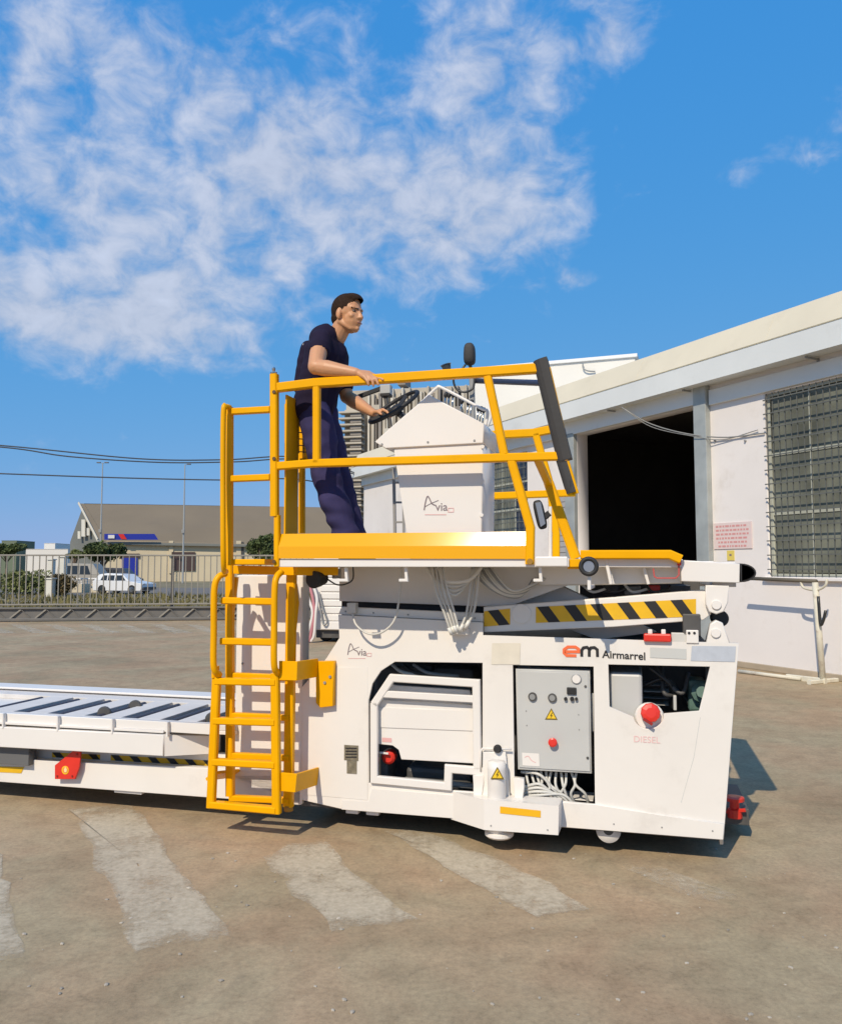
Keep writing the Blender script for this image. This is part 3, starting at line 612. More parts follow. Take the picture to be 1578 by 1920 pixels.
# ---- guard rail of the walkway
gr_ = rail('guard_rail', [(522, 727), (588, 719), (1027, 690)], VW, .058, .05)
rail('mid_rail', [(522, 874), (588, 869), (1064, 855)], VW, .05, .045, parent=gr_)
rail('rail_upright', [(594, 722), (594, 868)], VW, .045, .045, parent=gr_)
rail('rail_upright', [(914, 706), (945, 852)], VW + .002, .048, .045, parent=gr_)
rail('rail_upright', [(958, 862), (994, 990), (993, 1058)], VW + .002, .05, .045, parent=gr_)
rail('front_upright', [(1022, 692), (1060, 858)], VW, .062, .05, parent=gr_)
rail('front_strut', [(1028, 905, -.1), (1079, 1047, -.1)], 0, .06, .05, parent=gr_)
rail('strut_link', [(1006, 858, VW), (1028, 908, -.1)], 0, .045, .045, parent=gr_)
disc('bolt_head', P(993, 1053, VW - .022), .018, .01, M('bolt_brown', (.35, .18, .02), .5), gr_, 12)
pst = rail('corner_post', [(514.5, 702), (515, 968)], VW, .048, .05)
rail('lower_post', [(520, 966), (520, 1062)], VW + .004, .034, .04, parent=pst)
for y in (735, 860, 1053): disc('post_bolt', P(514, y, VW - .026), .012, .006, M('bolt_dark', (.12, .06, .02), .5), pst, 10)
q = P(513, 700, VW); turned('post_cap', q, (0, 0, 1), [(.022, 0), (.022, .006), (.008, .012), (.012, .03), (.007, .04)], chrome, pst, 12)
# cage side panel behind the operator
uq = P(529, 900, VW).x
cage = box('cage_panel', (uq, VW + .03, P(529, 1040, VW).z), (uq + .012, VW + .22, P(529, 738, VW).z), yellow, ldr)
rail('cage_upright', [(541, 758), (541, 1000)], VW + .26, .045, .045, parent=cage)
rail('cage_upright', [(566, 860), (566, 1000)], VW + .45, .04, .04, parent=cage)
bk = [P(552, y, VW + .33) for y in (790, 850)]
for k in range(6):
    y = 786 + 12 * k; rail('mesh_wire', [(549, y, VW + .28), (577, y + 2, VW + .42)], 0, .006, .006, black, cage)
for k in range(3): rail('mesh_wire', [(551 + 9 * k, 784, VW + .3 + .05 * k), (551 + 9 * k, 850, VW + .3 + .05 * k)], 0, .006, .006, black, cage)
pan('seat_back', [(548, 785), (582, 790), (582, 868), (548, 868)], VW + .46, .02, yellow, cage)
# ---- far guard rail with its pad
fv = 1.6
fr = rail('far_guard_rail', [(880, 818), (1000, 812), (1040, 804)], fv, .07, .05)
rail('far_mid_rail', [(880, 932), (1078, 924)], fv, .06, .05, parent=fr)
rail('far_upright', [(1004, 814), (1030, 905), (1042, 1000), (1042, 1046)], fv, .06, .05, parent=fr)
rail('far_upright', [(1042, 806), (1078, 926)], fv, .06, .05, parent=fr)
rail('far_upright', [(905, 816), (905, 1050)], fv, .05, .05, parent=fr)
def padstrip(name, a, b, v, w0, d0, parent):
    A, B = P(*a, v), P(*b, v); ax = (B - A); ln = ax.length; ax.normalize(); s = Vector((-ax.z, 0, ax.x)); bm = bmesh.new(); prof = []
    for k in range(9):
        t = math.pi * k / 8; prof.append((math.cos(t) * d0 / 2, w0 * (.25 + .75 * math.sin(t))))
    prof = [(d0 / 2, 0)] + prof + [(-d0 / 2, 0)]
    R = [[bm.verts.new(c + Vector((0, x, 0)) - s * y) for x, y in prof] for c in (A, B)]
    n = len(prof)
    for i in range(n): bm.faces.new((R[0][i], R[0][(i + 1) % n], R[1][(i + 1) % n], R[1][i]))
    bm.faces.new(R[0]); bm.faces.new(R[1][::-1]); return from_bm(name, bm, pad, parent)
padstrip('edge_pad', (1026, 672), (1072, 860), VW, .085, .10, gr_)
padstrip('edge_pad', (1058, 850), (1080, 922), fv, .085, .12, fr)
box('wall_pad_strap', P(1068, 900, VW + .03), P(1070, 915, VW + .05), black, gr_)
# ---- mirror
mc = P(1012, 965, -.3); mb = bmesh.new()
bmesh.ops.create_uvsphere(mb, u_segments=20, v_segments=10, radius=1)
for v_ in mb.verts:
    x, y, z = v_.co; sq = lambda a: math.copysign(abs(a) ** .55, a)
    v_.co = Vector((sq(x) * .030, sq(y) * .025, sq(z) * .088)); v_.co.rotate(Matrix.Rotation(rad(-12), 3, 'Y')); v_.co += mc
mirr = from_bm('rear_mirror', mb, black, ldr, True)
mg = [P(1003, 943, -.33), P(1013, 941, -.33), P(1022, 982, -.33), P(1013, 988, -.33)]
me_ = bpy.data.meshes.new('m'); me_.from_pydata([tuple(p) for p in mg], [], [[0, 1, 2, 3]]); link('mirror_glass', me_, mirror_m, mirr)
bar('mirror_arm', [mc + Vector((.02, 0, -.02)), P(1030, 962, -.3)], .035, .03, black, mirr)
rail('mirror_post', [(1031, 950), (1031, 1050)], -.3, .018, .018, white2, mirr)
# ---- control console
vc = -.33
con = pan('control_console', [(737, 836), (905, 829), (903, 1049), (768, 1049)], vc, .42, white2, bev=.008)
pan('console_hood', [(702, 828), (722, 810), (803, 740), (907, 794), (906, 831), (722, 841)], vc - .014, .45, white2, con, bev=.006)
for x, y in ((716, 833), (802, 829), (889, 826)): disc('hood_rivet', P(x, y, vc - .014), .007, .004, midg, con, 10)
for x, y in ((905, 838), (904, 902), (903, 966)): disc('hinge', P(x, y, vc), .012, .01, white2, con, 10)
avia(795, 932, 1.22, vc, con)
tube('hand_bar', smoothpath([P(772, 778, vc + .1), P(795, 750, vc + .1), P(818, 728, vc + .1), P(830, 728, vc + .1), P(900, 765, vc + .1), P(913, 772, vc + .1), P(910, 800, vc + .1)], 5), .0095, white2, con, 10)
tube('hand_bar', smoothpath([P(917, 768, vc + .38), P(920, 782, vc + .38), P(908, 812, vc + .38)], 5), .0095, white2, con, 10)
for k, (x, y) in enumerate([(832, 750), (838, 754), (846, 757), (862, 762), (874, 768), (880, 771), (893, 776), (898, 780), (903, 786)]):
    b_ = P(x, y + 8, vc + .18); tp = b_ + Vector((.012, 0, .055 + .012 * (k % 3)))
    lv = tube('lever', [b_ - Vector((0, 0, .04)), tp], .006, chrome, con, 8); turned('lever_knob', tp, (0.2, 0, 1), [(.008, -.012), (.014, 0), (.012, .016), (.004, .022)], black, lv, 10, True)
box('gauge_pod', P(782, 775, vc + .1), P(806, 758, vc + .2), darkg, con, .006)
# steering wheel
sc = P(738, 763, -.1); nrm = Vector((-.42, -.46, .80)).normalized(); s1 = nrm.orthogonal().normalized(); s2_ = nrm.cross(s1); R_ = .182
rim = [sc + (s1 * math.cos(a) + s2_ * math.sin(a)) * R_ for a in [2 * math.pi * i / 36 for i in range(36)]]
sw = tube('steering_wheel', rim, .0135, black, ldr, 10, True)
for a in (rad(20), rad(140), rad(260)): bar('wheel_spoke', [sc + (s1 * math.cos(a) + s2_ * math.sin(a)) * .02 - nrm * .02, sc + (s1 * math.cos(a) + s2_ * math.sin(a)) * R_], .026, .01, black, sw)
turned('wheel_hub', sc - nrm * .045, nrm, [(.05, 0), (.055, .02), (.04, .045), (.02, .05)], black, sw, 18)
tube('steering_column', [sc - nrm * .03, P(778, 800, -.1)], .022, darkg, ldr, 12)
fg = M('grey_frame_tube', (.30, .29, .28), .55)
kf_ = rail('rack_frame', [(738, 878), (741, 1046)], .28, .02, .02, fg)
rail('rack_upright', [(756, 878), (757, 1046)], .28, .016, .016, fg, kf_)
for y in (905, 942, 979): rail('rack_rung', [(739, y), (757, y)], .28, .014, .014, fg, kf_)
# work lights on a mast behind the console
mast = bar('light_mast', [P(892, 1046, .45), P(884, 700, .45), P(850, 702, .45)], .035, .035, midg, ldr)
l1 = P(880, 664, .42); bm = bmesh.new(); bmesh.ops.create_uvsphere(bm, u_segments=18, v_segments=10, radius=1)
for v_ in bm.verts:
    x, y, z = v_.co; sq = lambda a: math.copysign(abs(a) ** .6, a); v_.co = Vector((sq(x) * .040 * (1 - .1 * z), sq(y) * .05, sq(z) * .078)) + l1
wl = from_bm('work_light', bm, pad, mast, True)
tube('light_bracket', [P(880, 680, .42), P(884, 700, .45)], .012, darkg, mast, 8)
turned('beacon', P(840, 700, .45), (-.25, -.2, 1), [(.028, 0), (.026, .02), (.036, .06), (.042, .065), (.03, .07)], M('smoked_lens', (.07, .08, .09), .15), mast, 16)
rope('light_cable', [(872, 684, .42), (860, 700, .4), (850, 712, .4), (856, 730, .4), (872, 735, .4), (886, 728, .4), (890, 710, .44)], 0, .008, hoseb)
tube('conduit', [P(893, 714, .45), P(1012, 718, -.3), P(1026, 719, VW)], .02, M('dark_blue_pipe', (.03, .03, .06), .4), fr, 8)
bar('display_arm', [P(672, 744, .1), P(718, 727, .1)], .03, .02, black, con)
bar('display_post', [P(722, 742, .1), P(732, 800, .1), P(760, 840, .05)], .025, .025, darkg, con)
box('display_unit', P(712, 740, .08), P(736, 724, .14), M('display_case', (.45, .45, .43), .4), con, .004)
box('display_lip', P(712, 743, .07), P(736, 740, .14), black, con)

# ---- ladder
lad = rail('boarding_ladder', [(407, 1262), (396, 1514)], -.3, .054, .045)
rail('stile', [(516, 1262), (519, 1525)], -.3, .054, .045, parent=lad)
for a, b in (((406, 1277), (518, 1279)), ((403, 1351), (517, 1354)), ((401, 1428), (517, 1434)), ((396, 1508), (519, 1519))):
    bar('rung', [P(*a, -.30), P(*b, -.30)], .044, .055, yellow, lad)
for a, b in (((418, 1126), (514, 1128)), ((416, 1202), (512, 1204))): bar('rung', [P(*a, -.28), P(*b, -.28)], .044, .055, yellow, lad)
rail('stile', [(431, 1056), (432, 1492)], -.18, .052, .05, parent=lad)
rail('stile', [(547, 1066), (541, 1512)], -.16, .062, .05, parent=lad)
rail('brace', [(550, 1080), (556, 1130), (543, 1260)], -.12, .03, .03, parent=lad)
rail('brace', [(444, 1082), (436, 1150), (434, 1270)], -.12, .02, .03, parent=lad)
for y in (1270, 1345, 1420, 1500): bar('inner_rung', [P(432, y - 4, -.18), P(543, y + 1, -.17)], .038, .045, yellow, lad)
bar('top_step', [P(437, 1054, -.3), P(513, 1054, -.3)], .036, .26, yellow, lad)
pan('step_plate', [(437, 1060), (556, 1063), (556, 1079), (437, 1076)], -.24, .012, yellow, lad)
# bent grab loops
tube('grab_handle', smoothpath([P(424, 1075, -.3), P(410, 1082, -.34), P(402, 1105, -.36), P(401, 1180, -.36), P(401, 1250, -.36), P(412, 1266, -.3)], 6), .021, yellow, lad, 12)
tube('grab_handle', smoothpath([P(528, 1072, -.3), P(519, 1082, -.34), P(515, 1105, -.36), P(514, 1180, -.36), P(514, 1246, -.36), P(521, 1263, -.3)], 6), .021, yellow, lad, 12)
box('ladder_lug', P(396, 1272, -.33), P(412, 1248, -.26), yellow, lad)
box('ladder_lug', P(389, 1476, -.31), P(402, 1440, -.24), yellow, lad)
bar('ladder_lug', [P(396, 1455, -.26), P(440, 1450, 0)], .09, .02, yellow, lad)
# brackets to the chassis
br = bar('ladder_bracket', [P(524, 1257, -.3), P(556, 1258, -.3), P(594, 1252, -.05)], .12, .014, yellow, lad)
pan('bracket_plate', [(592, 1240), (625, 1240), (624, 1324), (600, 1327), (592, 1318)], -.05, .05, yellow, br)
for x, y in ((619, 1269), (609, 1280)): disc('bracket_bolt', P(x, y, -.05), .01, .008, midg, br, 10)
br2 = bar('ladder_bracket', [P(520, 1465, -.29), P(554, 1468, -.29), P(595, 1455, 0)], .115, .014, yellow, lad)
pipe('ladder_foot', [(541, 1510, -.16), (541, 1520, -.16)], 0, .03, M('rubber_yellow', (.4, .2, .02), .6), lad)
# upper handrail of the ladder
hr = rail('ladder_handrail', [(431, 764), (430, 1060)], VW + .02, .042, .04)
tube('handrail_tube', smoothpath([P(431, 764, VW), P(424, 763, VW - .04), P(419, 775, VW - .06), P(418, 900, VW - .06), P(419, 1055, VW - .06), P(424, 1072, -.34)], 6), .017, yellow, hr, 12)
for a, b in (((434, 772), (507, 768)), ((434, 898), (507, 895))): rail('cross_rail', [a, b], VW + .01, .042, .04, parent=hr)
# ---- main bed at the rear (left) end
vb0 = -.12
bd = pan('bed_beam', [(-250, 1355), (0, 1363), (306, 1378), (306, 1418), (0, 1401), (-250, 1388)], vb0, .1, white2, bev=.005)
bm = bmesh.new()
A = [P(306, 1378, vb0 + .01), P(400, 1380, .06), P(400, 1413, .06), P(306, 1418, vb0 + .01)]; vs = [bm.verts.new(p) for p in A] + [bm.verts.new(p + Vector((0, .1, 0))) for p in A]
for f in ((0, 1, 2, 3), (7, 6, 5, 4), (0, 4, 5, 1), (1, 5, 6, 2), (2, 6, 7, 3), (3, 7, 4, 0)): bm.faces.new([vs[i] for i in f])
from_bm('beam_corner', bm, white2, bd)
pan('bed_lip', [(-250, 1330), (0, 1337), (400, 1358), (400, 1378), (0, 1354), (-250, 1347)], vb0 + .03, .03, white2, bd)
pan('lip_flange', [(-250, 1347), (0, 1353), (306, 1370), (306, 1375), (0, 1358), (-250, 1351)], vb0 + .012, .02, white2, bd)
for x in (8, 110, 212, 315): y = 1336 + x * .0525; rail('bed_rib', [(x, y + 1), (x, y + 28)], vb0 + .01, .014, .03, white2, bd)
ub0, ub1 = P(-250, 1345, vb0).x, P(430, 1360, vb0).x; wbed = P(200, 1346, vb0 + .03).z; BD = 1.02
wr0, wr1 = wbed - .02, wbed - .02
bedp = M('bed_floor_paint', (.68, .64, .60), .75, var=.06, scale=3, dirt=(.3, .27, .24), dirt_amt=.4, dscale=3, spec=.2)
floor_ = box('bed_floor', (ub0, vb0 + .06, wbed - .075), (ub1, vb0 + BD, wbed - .05), white, ldr)
box('far_bed_rail', (ub0, vb0 + BD, wbed - .2), (ub1, vb0 + BD + .06, wbed - .002), white2, floor_)
box('far_rail_cap', (ub0, vb0 + BD - .06, wbed - .002), (ub1, vb0 + BD + .14, wbed + .016), white2, floor_)
box('centre_plate', (ub0, vb0 + .06, wbed - .05), (ub1, vb0 + .13, wbed - .012), bedp, floor_)
xs = [P(x, 1340, vb0).x for x in (-60, 15, 80, 152, 222, 297, 368, 440)]
for x in xs:
    turned('roller', (x, vb0 + .14, wbed - .040), (0, 1, 0), [(.012, 0), (.026, .003), (.026, .62), (.012, .625)], M('darkened_roller_steel', (.07, .065, .08), .5, .2), floor_, 14, False)  # rollers coloured dark so the slot's shade reads black
    box('roller_slot_shade', (x - .07, vb0 + .13, wbed - .049), (x + .07, vb0 + .78, wbed - .045), black, floor_, 0)  # black sheet paints the shade at the bottom of the slot
box('rear_infill', (ub0, vb0 + .79, wbed - .05), (ub1, vb0 + BD - .06, wbed - .012), bedp, floor_)
for i in range(len(xs) - 1):
    box('roller_infill', (xs[i] + .07, vb0 + .13, wbed - .05), (xs[i + 1] - .07, vb0 + .79, wbed - .012), bedp, floor_)
for x, vv in ((P(138, 1340, vb0).x, .25), (P(150, 1335, vb0).x, .55), (P(347, 1345, vb0).x, .25), (P(362, 1340, vb0).x, .55)):
    turned('transfer_wheel', (x + .06, vb0 + vv, wbed - .022), (-.1, 1, 0), [(.05, 0), (.055, .008), (.055, .022), (.05, .03)], darkg, floor_, 16)
# chassis beam under the bed
cbm = pan('chassis_beam', [(-250, 1400), (78, 1426), (400, 1441), (566, 1446), (566, 1508), (400, 1496), (160, 1478), (0, 1466), (-250, 1452)], .0, .06, white)
inner = pan('inner_beam', [(-250, 1370), (78, 1398), (400, 1412), (560, 1420), (560, 1460), (400, 1446), (78, 1430), (-250, 1410)], .10, .05, white)
def hz_line(x0, x1): return (x0, x1, 1404 + .083 * x0 / 1, 1404 + .083 * x1, 1416 + .083 * x0, 1416 + .083 * x1)
hazard(98, 188, 1410.5, 1415, 1420, 1424.5, .097, [(98, 15), (166, 15)], inner, .9)
hazard(208, 392, 1415.5, 1426, 1426, 1436, .097, [(208 + 34.5 * k, 15) for k in range(6)], inner, .9)
pan('dark_side_pocket', [(-250, 1386), (54, 1403), (54, 1436), (-250, 1416)], -.05, .08, M('grey_pocket', (.13, .13, .13), .6))
decal('yellow_strip', [(-40, 1436), (46, 1438), (40, 1450), (-40, 1446)], -.003, hy, cbm)
rp = pan('tie_down_plate', [(103, 1435), (137, 1408), (152, 1409), (149, 1438), (141, 1461), (103, 1461)], -.05, .014, red, bev=.003)
disc('plate_emblem', P(123, 1444, -.05), .030, .003, M('emblem_yellow', (.9, .5, .02), .4), rp, 20)
disc('emblem_ring', P(123, 1444, -.0532), .020, .001, orange, rp, 18)
decal('emblem_flame', [(121, 1448), (125, 1448), (126, 1443), (123, 1437), (120, 1443)], -.0555, M('emblem_cream', (.9, .7, .3), .4), rp)
for x, y in ((108, 1455), (136, 1455), (145, 1414)): disc('plate_bolt', P(x, y, -.05), .008, .006, M('bolt_red', (.35, .03, .02), .5), rp, 8)
box('under_beam_foot', P(214, 1486, .02), P(272, 1476, .06), white2, ldr)
box('far_chassis_beam', (ub0, .95, .2), (u565 + .1, 1.0, .62), white, ldr)
box('bed_support', (ub0 + .2, .2, .3), (ub0 + .3, .95, wbed - .08), darkg, ldr)
box('bed_support', (-1.7, .2, .3), (-1.6, .95, wbed - .08), darkg, ldr)

# =================================================================== THE OPERATOR
foot = Vector((P(655, 1045, -.12).x, -.12, wd))
man = thing('person', 'man in dark navy shirt and trousers leaning on the yellow rail at the wheel', 'person', K.wld(foot), 15)
def J(x, y, v): return P(x, y, v) - foot
def cap_(bm, a, b, ra, rb, n=14):
    """tapered capsule"""
    a, b = Vector(a), Vector(b); ax = b - a; ln = ax.length; ax = ax.normalized() if ln > 1e-6 else Vector((0, 0, 1))
    prof = [(ra * math.sin(rad(t)), -ra * math.cos(rad(t))) for t in (0, 25, 50, 75)] + [(ra, 0), (rb, ln)] + [(rb * math.cos(rad(t)), ln + rb * math.sin(rad(t))) for t in (20, 45, 70, 90)]
    lathe(bm, a, ax, prof, n)
def ell(bm, c, r, rot=None, n=16):
    r = tuple(x * HS for x in r) if rot else r
    m = Matrix.Translation(c) @ (rot.to_4x4() if rot else Matrix.Identity(4)) @ Matrix.Diagonal((*r, 1))
    bmesh.ops.create_uvsphere(bm, u_segments=n, v_segments=n // 2 + 2, radius=1, matrix=m)
def fused(name, bm, mat, parent, vox=.007, it=4, fac=.5):
    me = bpy.data.meshes.new(name); bmesh.ops.recalc_face_normals(bm, faces=bm.faces); bm.to_mesh(me); bm.free()
    o = bpy.data.objects.new(name, me); C.objects.link(o)
    r = o.modifiers.new('r', 'REMESH'); r.mode = 'VOXEL'; r.voxel_size = vox
    s = o.modifiers.new('s', 'SMOOTH'); s.factor = fac; s.iterations = it
    dg = bpy.context.evaluated_depsgraph_get(); m2 = bpy.data.meshes.new_from_object(o.evaluated_get(dg)); bpy.data.objects.remove(o)
    m2.materials.clear(); m2.name = name; return link(name, m2, mat, parent, True)
skin = M('skin', (.60, .295, .145), .5, var=.06, scale=12); skin.node_tree.nodes['Principled BSDF'].inputs['Subsurface Weight'].default_value = .08
skin.node_tree.nodes['Principled BSDF'].inputs['Subsurface Scale'].default_value = .01
navy = M('navy_cotton', (.016, .011, .030), .9, var=.25, scale=6, bump=.2, bscale=25, spec=.2)
navyt = M('navy_work_trousers', (.042, .036, .100), .9, var=.2, scale=5, bump=.25, bscale=16, spec=.2)
hairm = M('dark_hair', (.032, .017, .010), .85, var=.35, scale=60, bump=.4, bscale=160, spec=.15)
head_c = J(652, 590, -.13)
sh_n, sh_f = J(601, 640, -.29), J(628, 648, .05)
el_n, wr_n = J(592, 688, -.45), J(667, 699, -.455)
el_f, wr_f = J(650, 744, .08), J(700, 775, -.04)
neck = J(633, 628, -.12); chest = J(610, 668, -.12); waist = J(596, 735, -.12); pel = J(590, 778, -.12)
hn, hf = J(594, 790, -.2), J(606, 790, -.03); kn, kf = J(610, 888, -.21), J(630, 886, -.01)
an, af = J(652, 1020, -.2), J(664, 1020, -.02)
b = bmesh.new()
# trunk under the clothes, arms, legs, neck
cap_(b, pel, waist, .085, .08); cap_(b, waist, chest, .08, .09); cap_(b, chest, neck, .075, .052); cap_(b, neck + Vector((-.005, 0, -.01)), head_c + Vector((-.012, 0, -.03)), .064, .060)
cap_(b, sh_n, el_n, .060, .050); cap_(b, el_n, el_n.lerp(wr_n, .28), .046, .053); cap_(b, el_n.lerp(wr_n, .28), wr_n, .053, .031)
cap_(b, sh_f, el_f, .058, .048); cap_(b, el_f, el_f.lerp(wr_f, .3), .045, .050); cap_(b, el_f.lerp(wr_f, .3), wr_f, .050, .029)
for h_, k_, a_ in ((hn, kn, an), (hf, kf, af)): cap_(b, h_, k_, .075, .052); cap_(b, k_, a_, .05, .035)
# head: face turned toward +u and a little to the camera
Rz = Matrix.Rotation(rad(-18), 3, 'Z'); Ry = Matrix.Rotation(rad(4), 3, 'Y')
HS = 1.10
def Hd(x, y, z): return head_c + Rz @ (Ry @ (Vector((x, y, z)) * HS))     # x forward, y left(+v), z up
rot = Rz @ Ry
ell(b, Hd(-.012, 0, .028), (.098, .076, .098), rot); ell(b, Hd(.028, 0, -.032), (.066, .060, .085), rot); ell(b, Hd(.050, 0, -.088), (.032, .036, .026), rot)
cap_(b, Hd(-.01, -.052, -.055), Hd(.048, -.026, -.092), .022, .018); cap_(b, Hd(-.01, .052, -.055), Hd(.048, .026, -.092), .022, .018)
cap_(b, Hd(.083, 0, .010), Hd(.104, 0, -.028), .010, .015); ell(b, Hd(.094, -.011, -.030), (.012, .009, .008), rot); ell(b, Hd(.094, .011, -.030), (.012, .009, .008), rot)
cap_(b, Hd(.070, -.045, .027), Hd(.083, -.012, .025), .010, .009); cap_(b, Hd(.070, .045, .027), Hd(.083, .012, .025), .010, .009)
ell(b, Hd(.082, 0, -.056), (.014, .022, .007), rot); ell(b, Hd(.079, 0, -.068), (.014, .019, .007), rot); ell(b, Hd(.074, 0, -.092), (.018, .018, .015), rot)
ell(b, Hd(.058, -.042, -.022), (.022, .017, .017), rot); ell(b, Hd(.058, .042, -.022), (.022, .017, .017), rot)
for s in (-1, 1): ell(b, Hd(-.008, s * .079, -.012), (.018, .010, .032), rot); ell(b, Hd(-.004, s * .078, -.034), (.010, .008, .012), rot)
# near hand lies over the rail, fingers spread forward and down
def hand(bm, wr, fwd, up, side_, spread, curl, tk=.0):
    fwd, up, side_ = fwd.normalized(), up.normalized(), side_.normalized(); pc = wr + fwd * .045
    for s in (-1.4, -.5, .5, 1.4): cap_(bm, wr + fwd * .005 + side_ * s * .012, wr + fwd * .085 + side_ * s * .0195, .015, .0125, 10)
    for s, ln in ((-1.5, .062), (-.5, .076), (.5, .080), (1.5, .070)):
        k0 = wr + fwd * .083 + side_ * s * .0195; d1 = (fwd + side_ * s * spread - up * curl[0]).normalized(); k1 = k0 + d1 * ln * .48
        d2 = (fwd + side_ * s * spread - up * curl[1]).normalized(); k2 = k1 + d2 * ln * .3; d3 = (fwd - up * curl[2]).normalized(); k3 = k2 + d3 * ln * .24
        cap_(bm, k0, k1, .0105, .0098, 10); cap_(bm, k1, k2, .0098, .0088, 10); cap_(bm, k2, k3, .0088, .0075, 10)
    t0 = wr + fwd * .02 + side_ * 1.5 * .016; d1 = (fwd * .7 + side_ * .9 - up * .35).normalized(); t1 = t0 + d1 * .045; d2 = (fwd - up * (.5 + tk) + side_ * .2).normalized(); t2 = t1 + d2 * .034
    cap_(bm, t0, t1, .015, .0115, 10); cap_(bm, t1, t2, .0115, .009, 10)
fing = {'index': [(692, 699, -.438), (705, 705, -.452), (718, 712, -.478)], 'middle': [(693, 703, -.458), (705, 710, -.484), (709, 721, -.488)],
        'ring': [(689, 705, -.472), (698, 713, -.489), (700, 723, -.489)], 'little': [(683, 707, -.482), (689, 715, -.491), (691, 722, -.489)]}
for f_ in fing.values():
    p_ = [J(*q_) for q_ in f_]; cap_(b, wr_n + Vector((.01, 0, 0)), p_[0], .021, .0145, 10); cap_(b, p_[0], p_[1], .0125, .0105, 10); cap_(b, p_[1], p_[2], .0105, .0085, 10)
t_ = [J(676, 701, -.42), J(686, 705, -.405), J(694, 711, -.405)]; cap_(b, t_[0], t_[1], .016, .012, 10); cap_(b, t_[1], t_[2], .012, .009, 10)
hand(b, wr_f, Vector((.9, -.35, .10)), Vector((-.3, 0, .95)), Vector((.25, -1, 0)), .04, (.7, 1.9, 3.0), .6)
body = fused('body', b, skin, man, .0058, 3, .45)
# face marks
eyew = M('eye_white_shaded', (.20, .15, .12), .4); iris = M('iris', (.03, .015, .01), .2); lip = M('lip', (.36, .15, .11), .5); stub = M('brow_hair', (.015, .009, .006), .8)  # eye white darkened to paint in the socket shadow
for s in (-1, 1):
    b = bmesh.new(); ell(b, Hd(.071, s * .031, .007), (.010, .015, .007), rot, 10); e_ = from_bm('eye', b, eyew, man, True)
    b = bmesh.new(); ell(b, Hd(.078, s * .031, .007), (.005, .0065, .006), rot, 10); from_bm('iris', b, iris, e_, True)
    b = bmesh.new(); cap_(b, Hd(.068, s * .050, .024), Hd(.084, s * .016, .022), .0055, .0065, 8); from_bm('eyebrow', b, stub, man, True)
b = bmesh.new(); cap_(b, Hd(.094, -.018, -.061), Hd(.094, .018, -.061), .0045, .0045, 8); from_bm('mouth', b, lip, man, True)
# short dark hair: cap from the forehead to the nape
b = bmesh.new()
ell(b, Hd(-.016, 0, .032), (.100, .079, .098), rot); ell(b, Hd(.020, 0, .092), (.074, .058, .034), rot); ell(b, Hd(-.048, 0, -.022), (.062, .066, .055), rot); ell(b, Hd(.064, 0, .084), (.036, .045, .024), rot)
hm = fused('hair', b, hairm, man, .006, 3)
cut = bmesh.new(); cut.from_mesh(hm.data)
inv = rot.inverted()
dele = []
for f in cut.faces:
    l = (inv @ (f.calc_center_median() - head_c)) / HS
    front = .030 + .055 * max(0, min(1, (l.z - .045) / .04)) if l.z > .03 else (.015 - .9 * max(0, .03 - l.z) if abs(l.y) > .03 else -.2)
    if l.x > front + .012 and l.z < .085: dele.append(f)
    elif l.z < -.015 and l.x > -.030: dele.append(f)
bmesh.ops.delete(cut, geom=dele, context='FACES'); cut.to_mesh(hm.data); cut.free()
# shirt
b = bmesh.new()
for s, vv in ((-1, -.085), (1, .085)):
    o = Vector((0, vv, 0))
    cap_(b, J(590, 768, -.12) + o, waist + o, .112, .108); cap_(b, waist + o, chest + o + Vector((.015, 0, 0)), .105, .118); cap_(b, chest + o, J(618, 632, -.12) + o * .7, .112, .070)
cap_(b, J(616, 636, -.12), sh_n + Vector((.0, 0, .01)), .070, .066); cap_(b, J(616, 636, -.12), sh_f + Vector((0, 0, .01)), .070, .066)
cap_(b, sh_n + Vector((0, 0, .008)), sh_n.lerp(el_n, .30), .073, .073); cap_(b, sh_f, sh_f.lerp(el_f, .80), .064, .060)
cap_(b, J(622, 632, -.12), J(634, 624, -.12), .068, .060)
cap_(b, J(594, 765, -.12), waist + Vector((.02, 0, 0)), .118, .118); cap_(b, waist + Vector((.02, 0, 0)), chest + Vector((.03, 0, 0)), .118, .122); cap_(b, chest + Vector((.02, 0, 0)), J(622, 634, -.12), .115, .07)
ell(b, J(606, 636, -.20), (.098, .10, .092)); ell(b, J(612, 634, -.08), (.09, .12, .085)); cap_(b, J(578, 655, -.12), J(566, 725, -.12), .06, .06); ell(b, J(618, 705, -.12), (.115, .13, .12))
shirt = fused('shirt', b, navy, man, .009, 8)
sb = bmesh.new(); sb.from_mesh(shirt.data)         # open the sleeve ends and the collar
ax_n = (el_n - sh_n).normalized(); d_n = sh_n.lerp(el_n, .34)
ax_f = (el_f - sh_f).normalized(); d_f = sh_f.lerp(el_f, .86)
ndir = (head_c - neck).normalized()
dele = [f for f in sb.faces if ((f.calc_center_median() - d_n).dot(ax_n) > .028 and (f.calc_center_median() - d_n).length < .09) or ((f.calc_center_median() - d_f).dot(ax_f) > .03 and (f.calc_center_median() - d_f).length < .07) or ((f.calc_center_median() - neck).dot(ndir) > .030 and (f.calc_center_median() - neck).length < .1)]
bmesh.ops.delete(sb, geom=dele, context='FACES')
for v_ in sb.verts:
    n_ = noise.noise(v_.co * 9) * .006 + noise.noise(Vector((v_.co.x * 4, v_.co.y * 6, v_.co.z * 22))) * .005; v_.co += v_.normal * n_
sb.to_mesh(shirt.data); sb.free()
q = J(571, 648, -.14); bm = bmesh.new(); ell(bm, q, (.006, .03, .012)); from_bm('back_print', bm, white2, shirt)
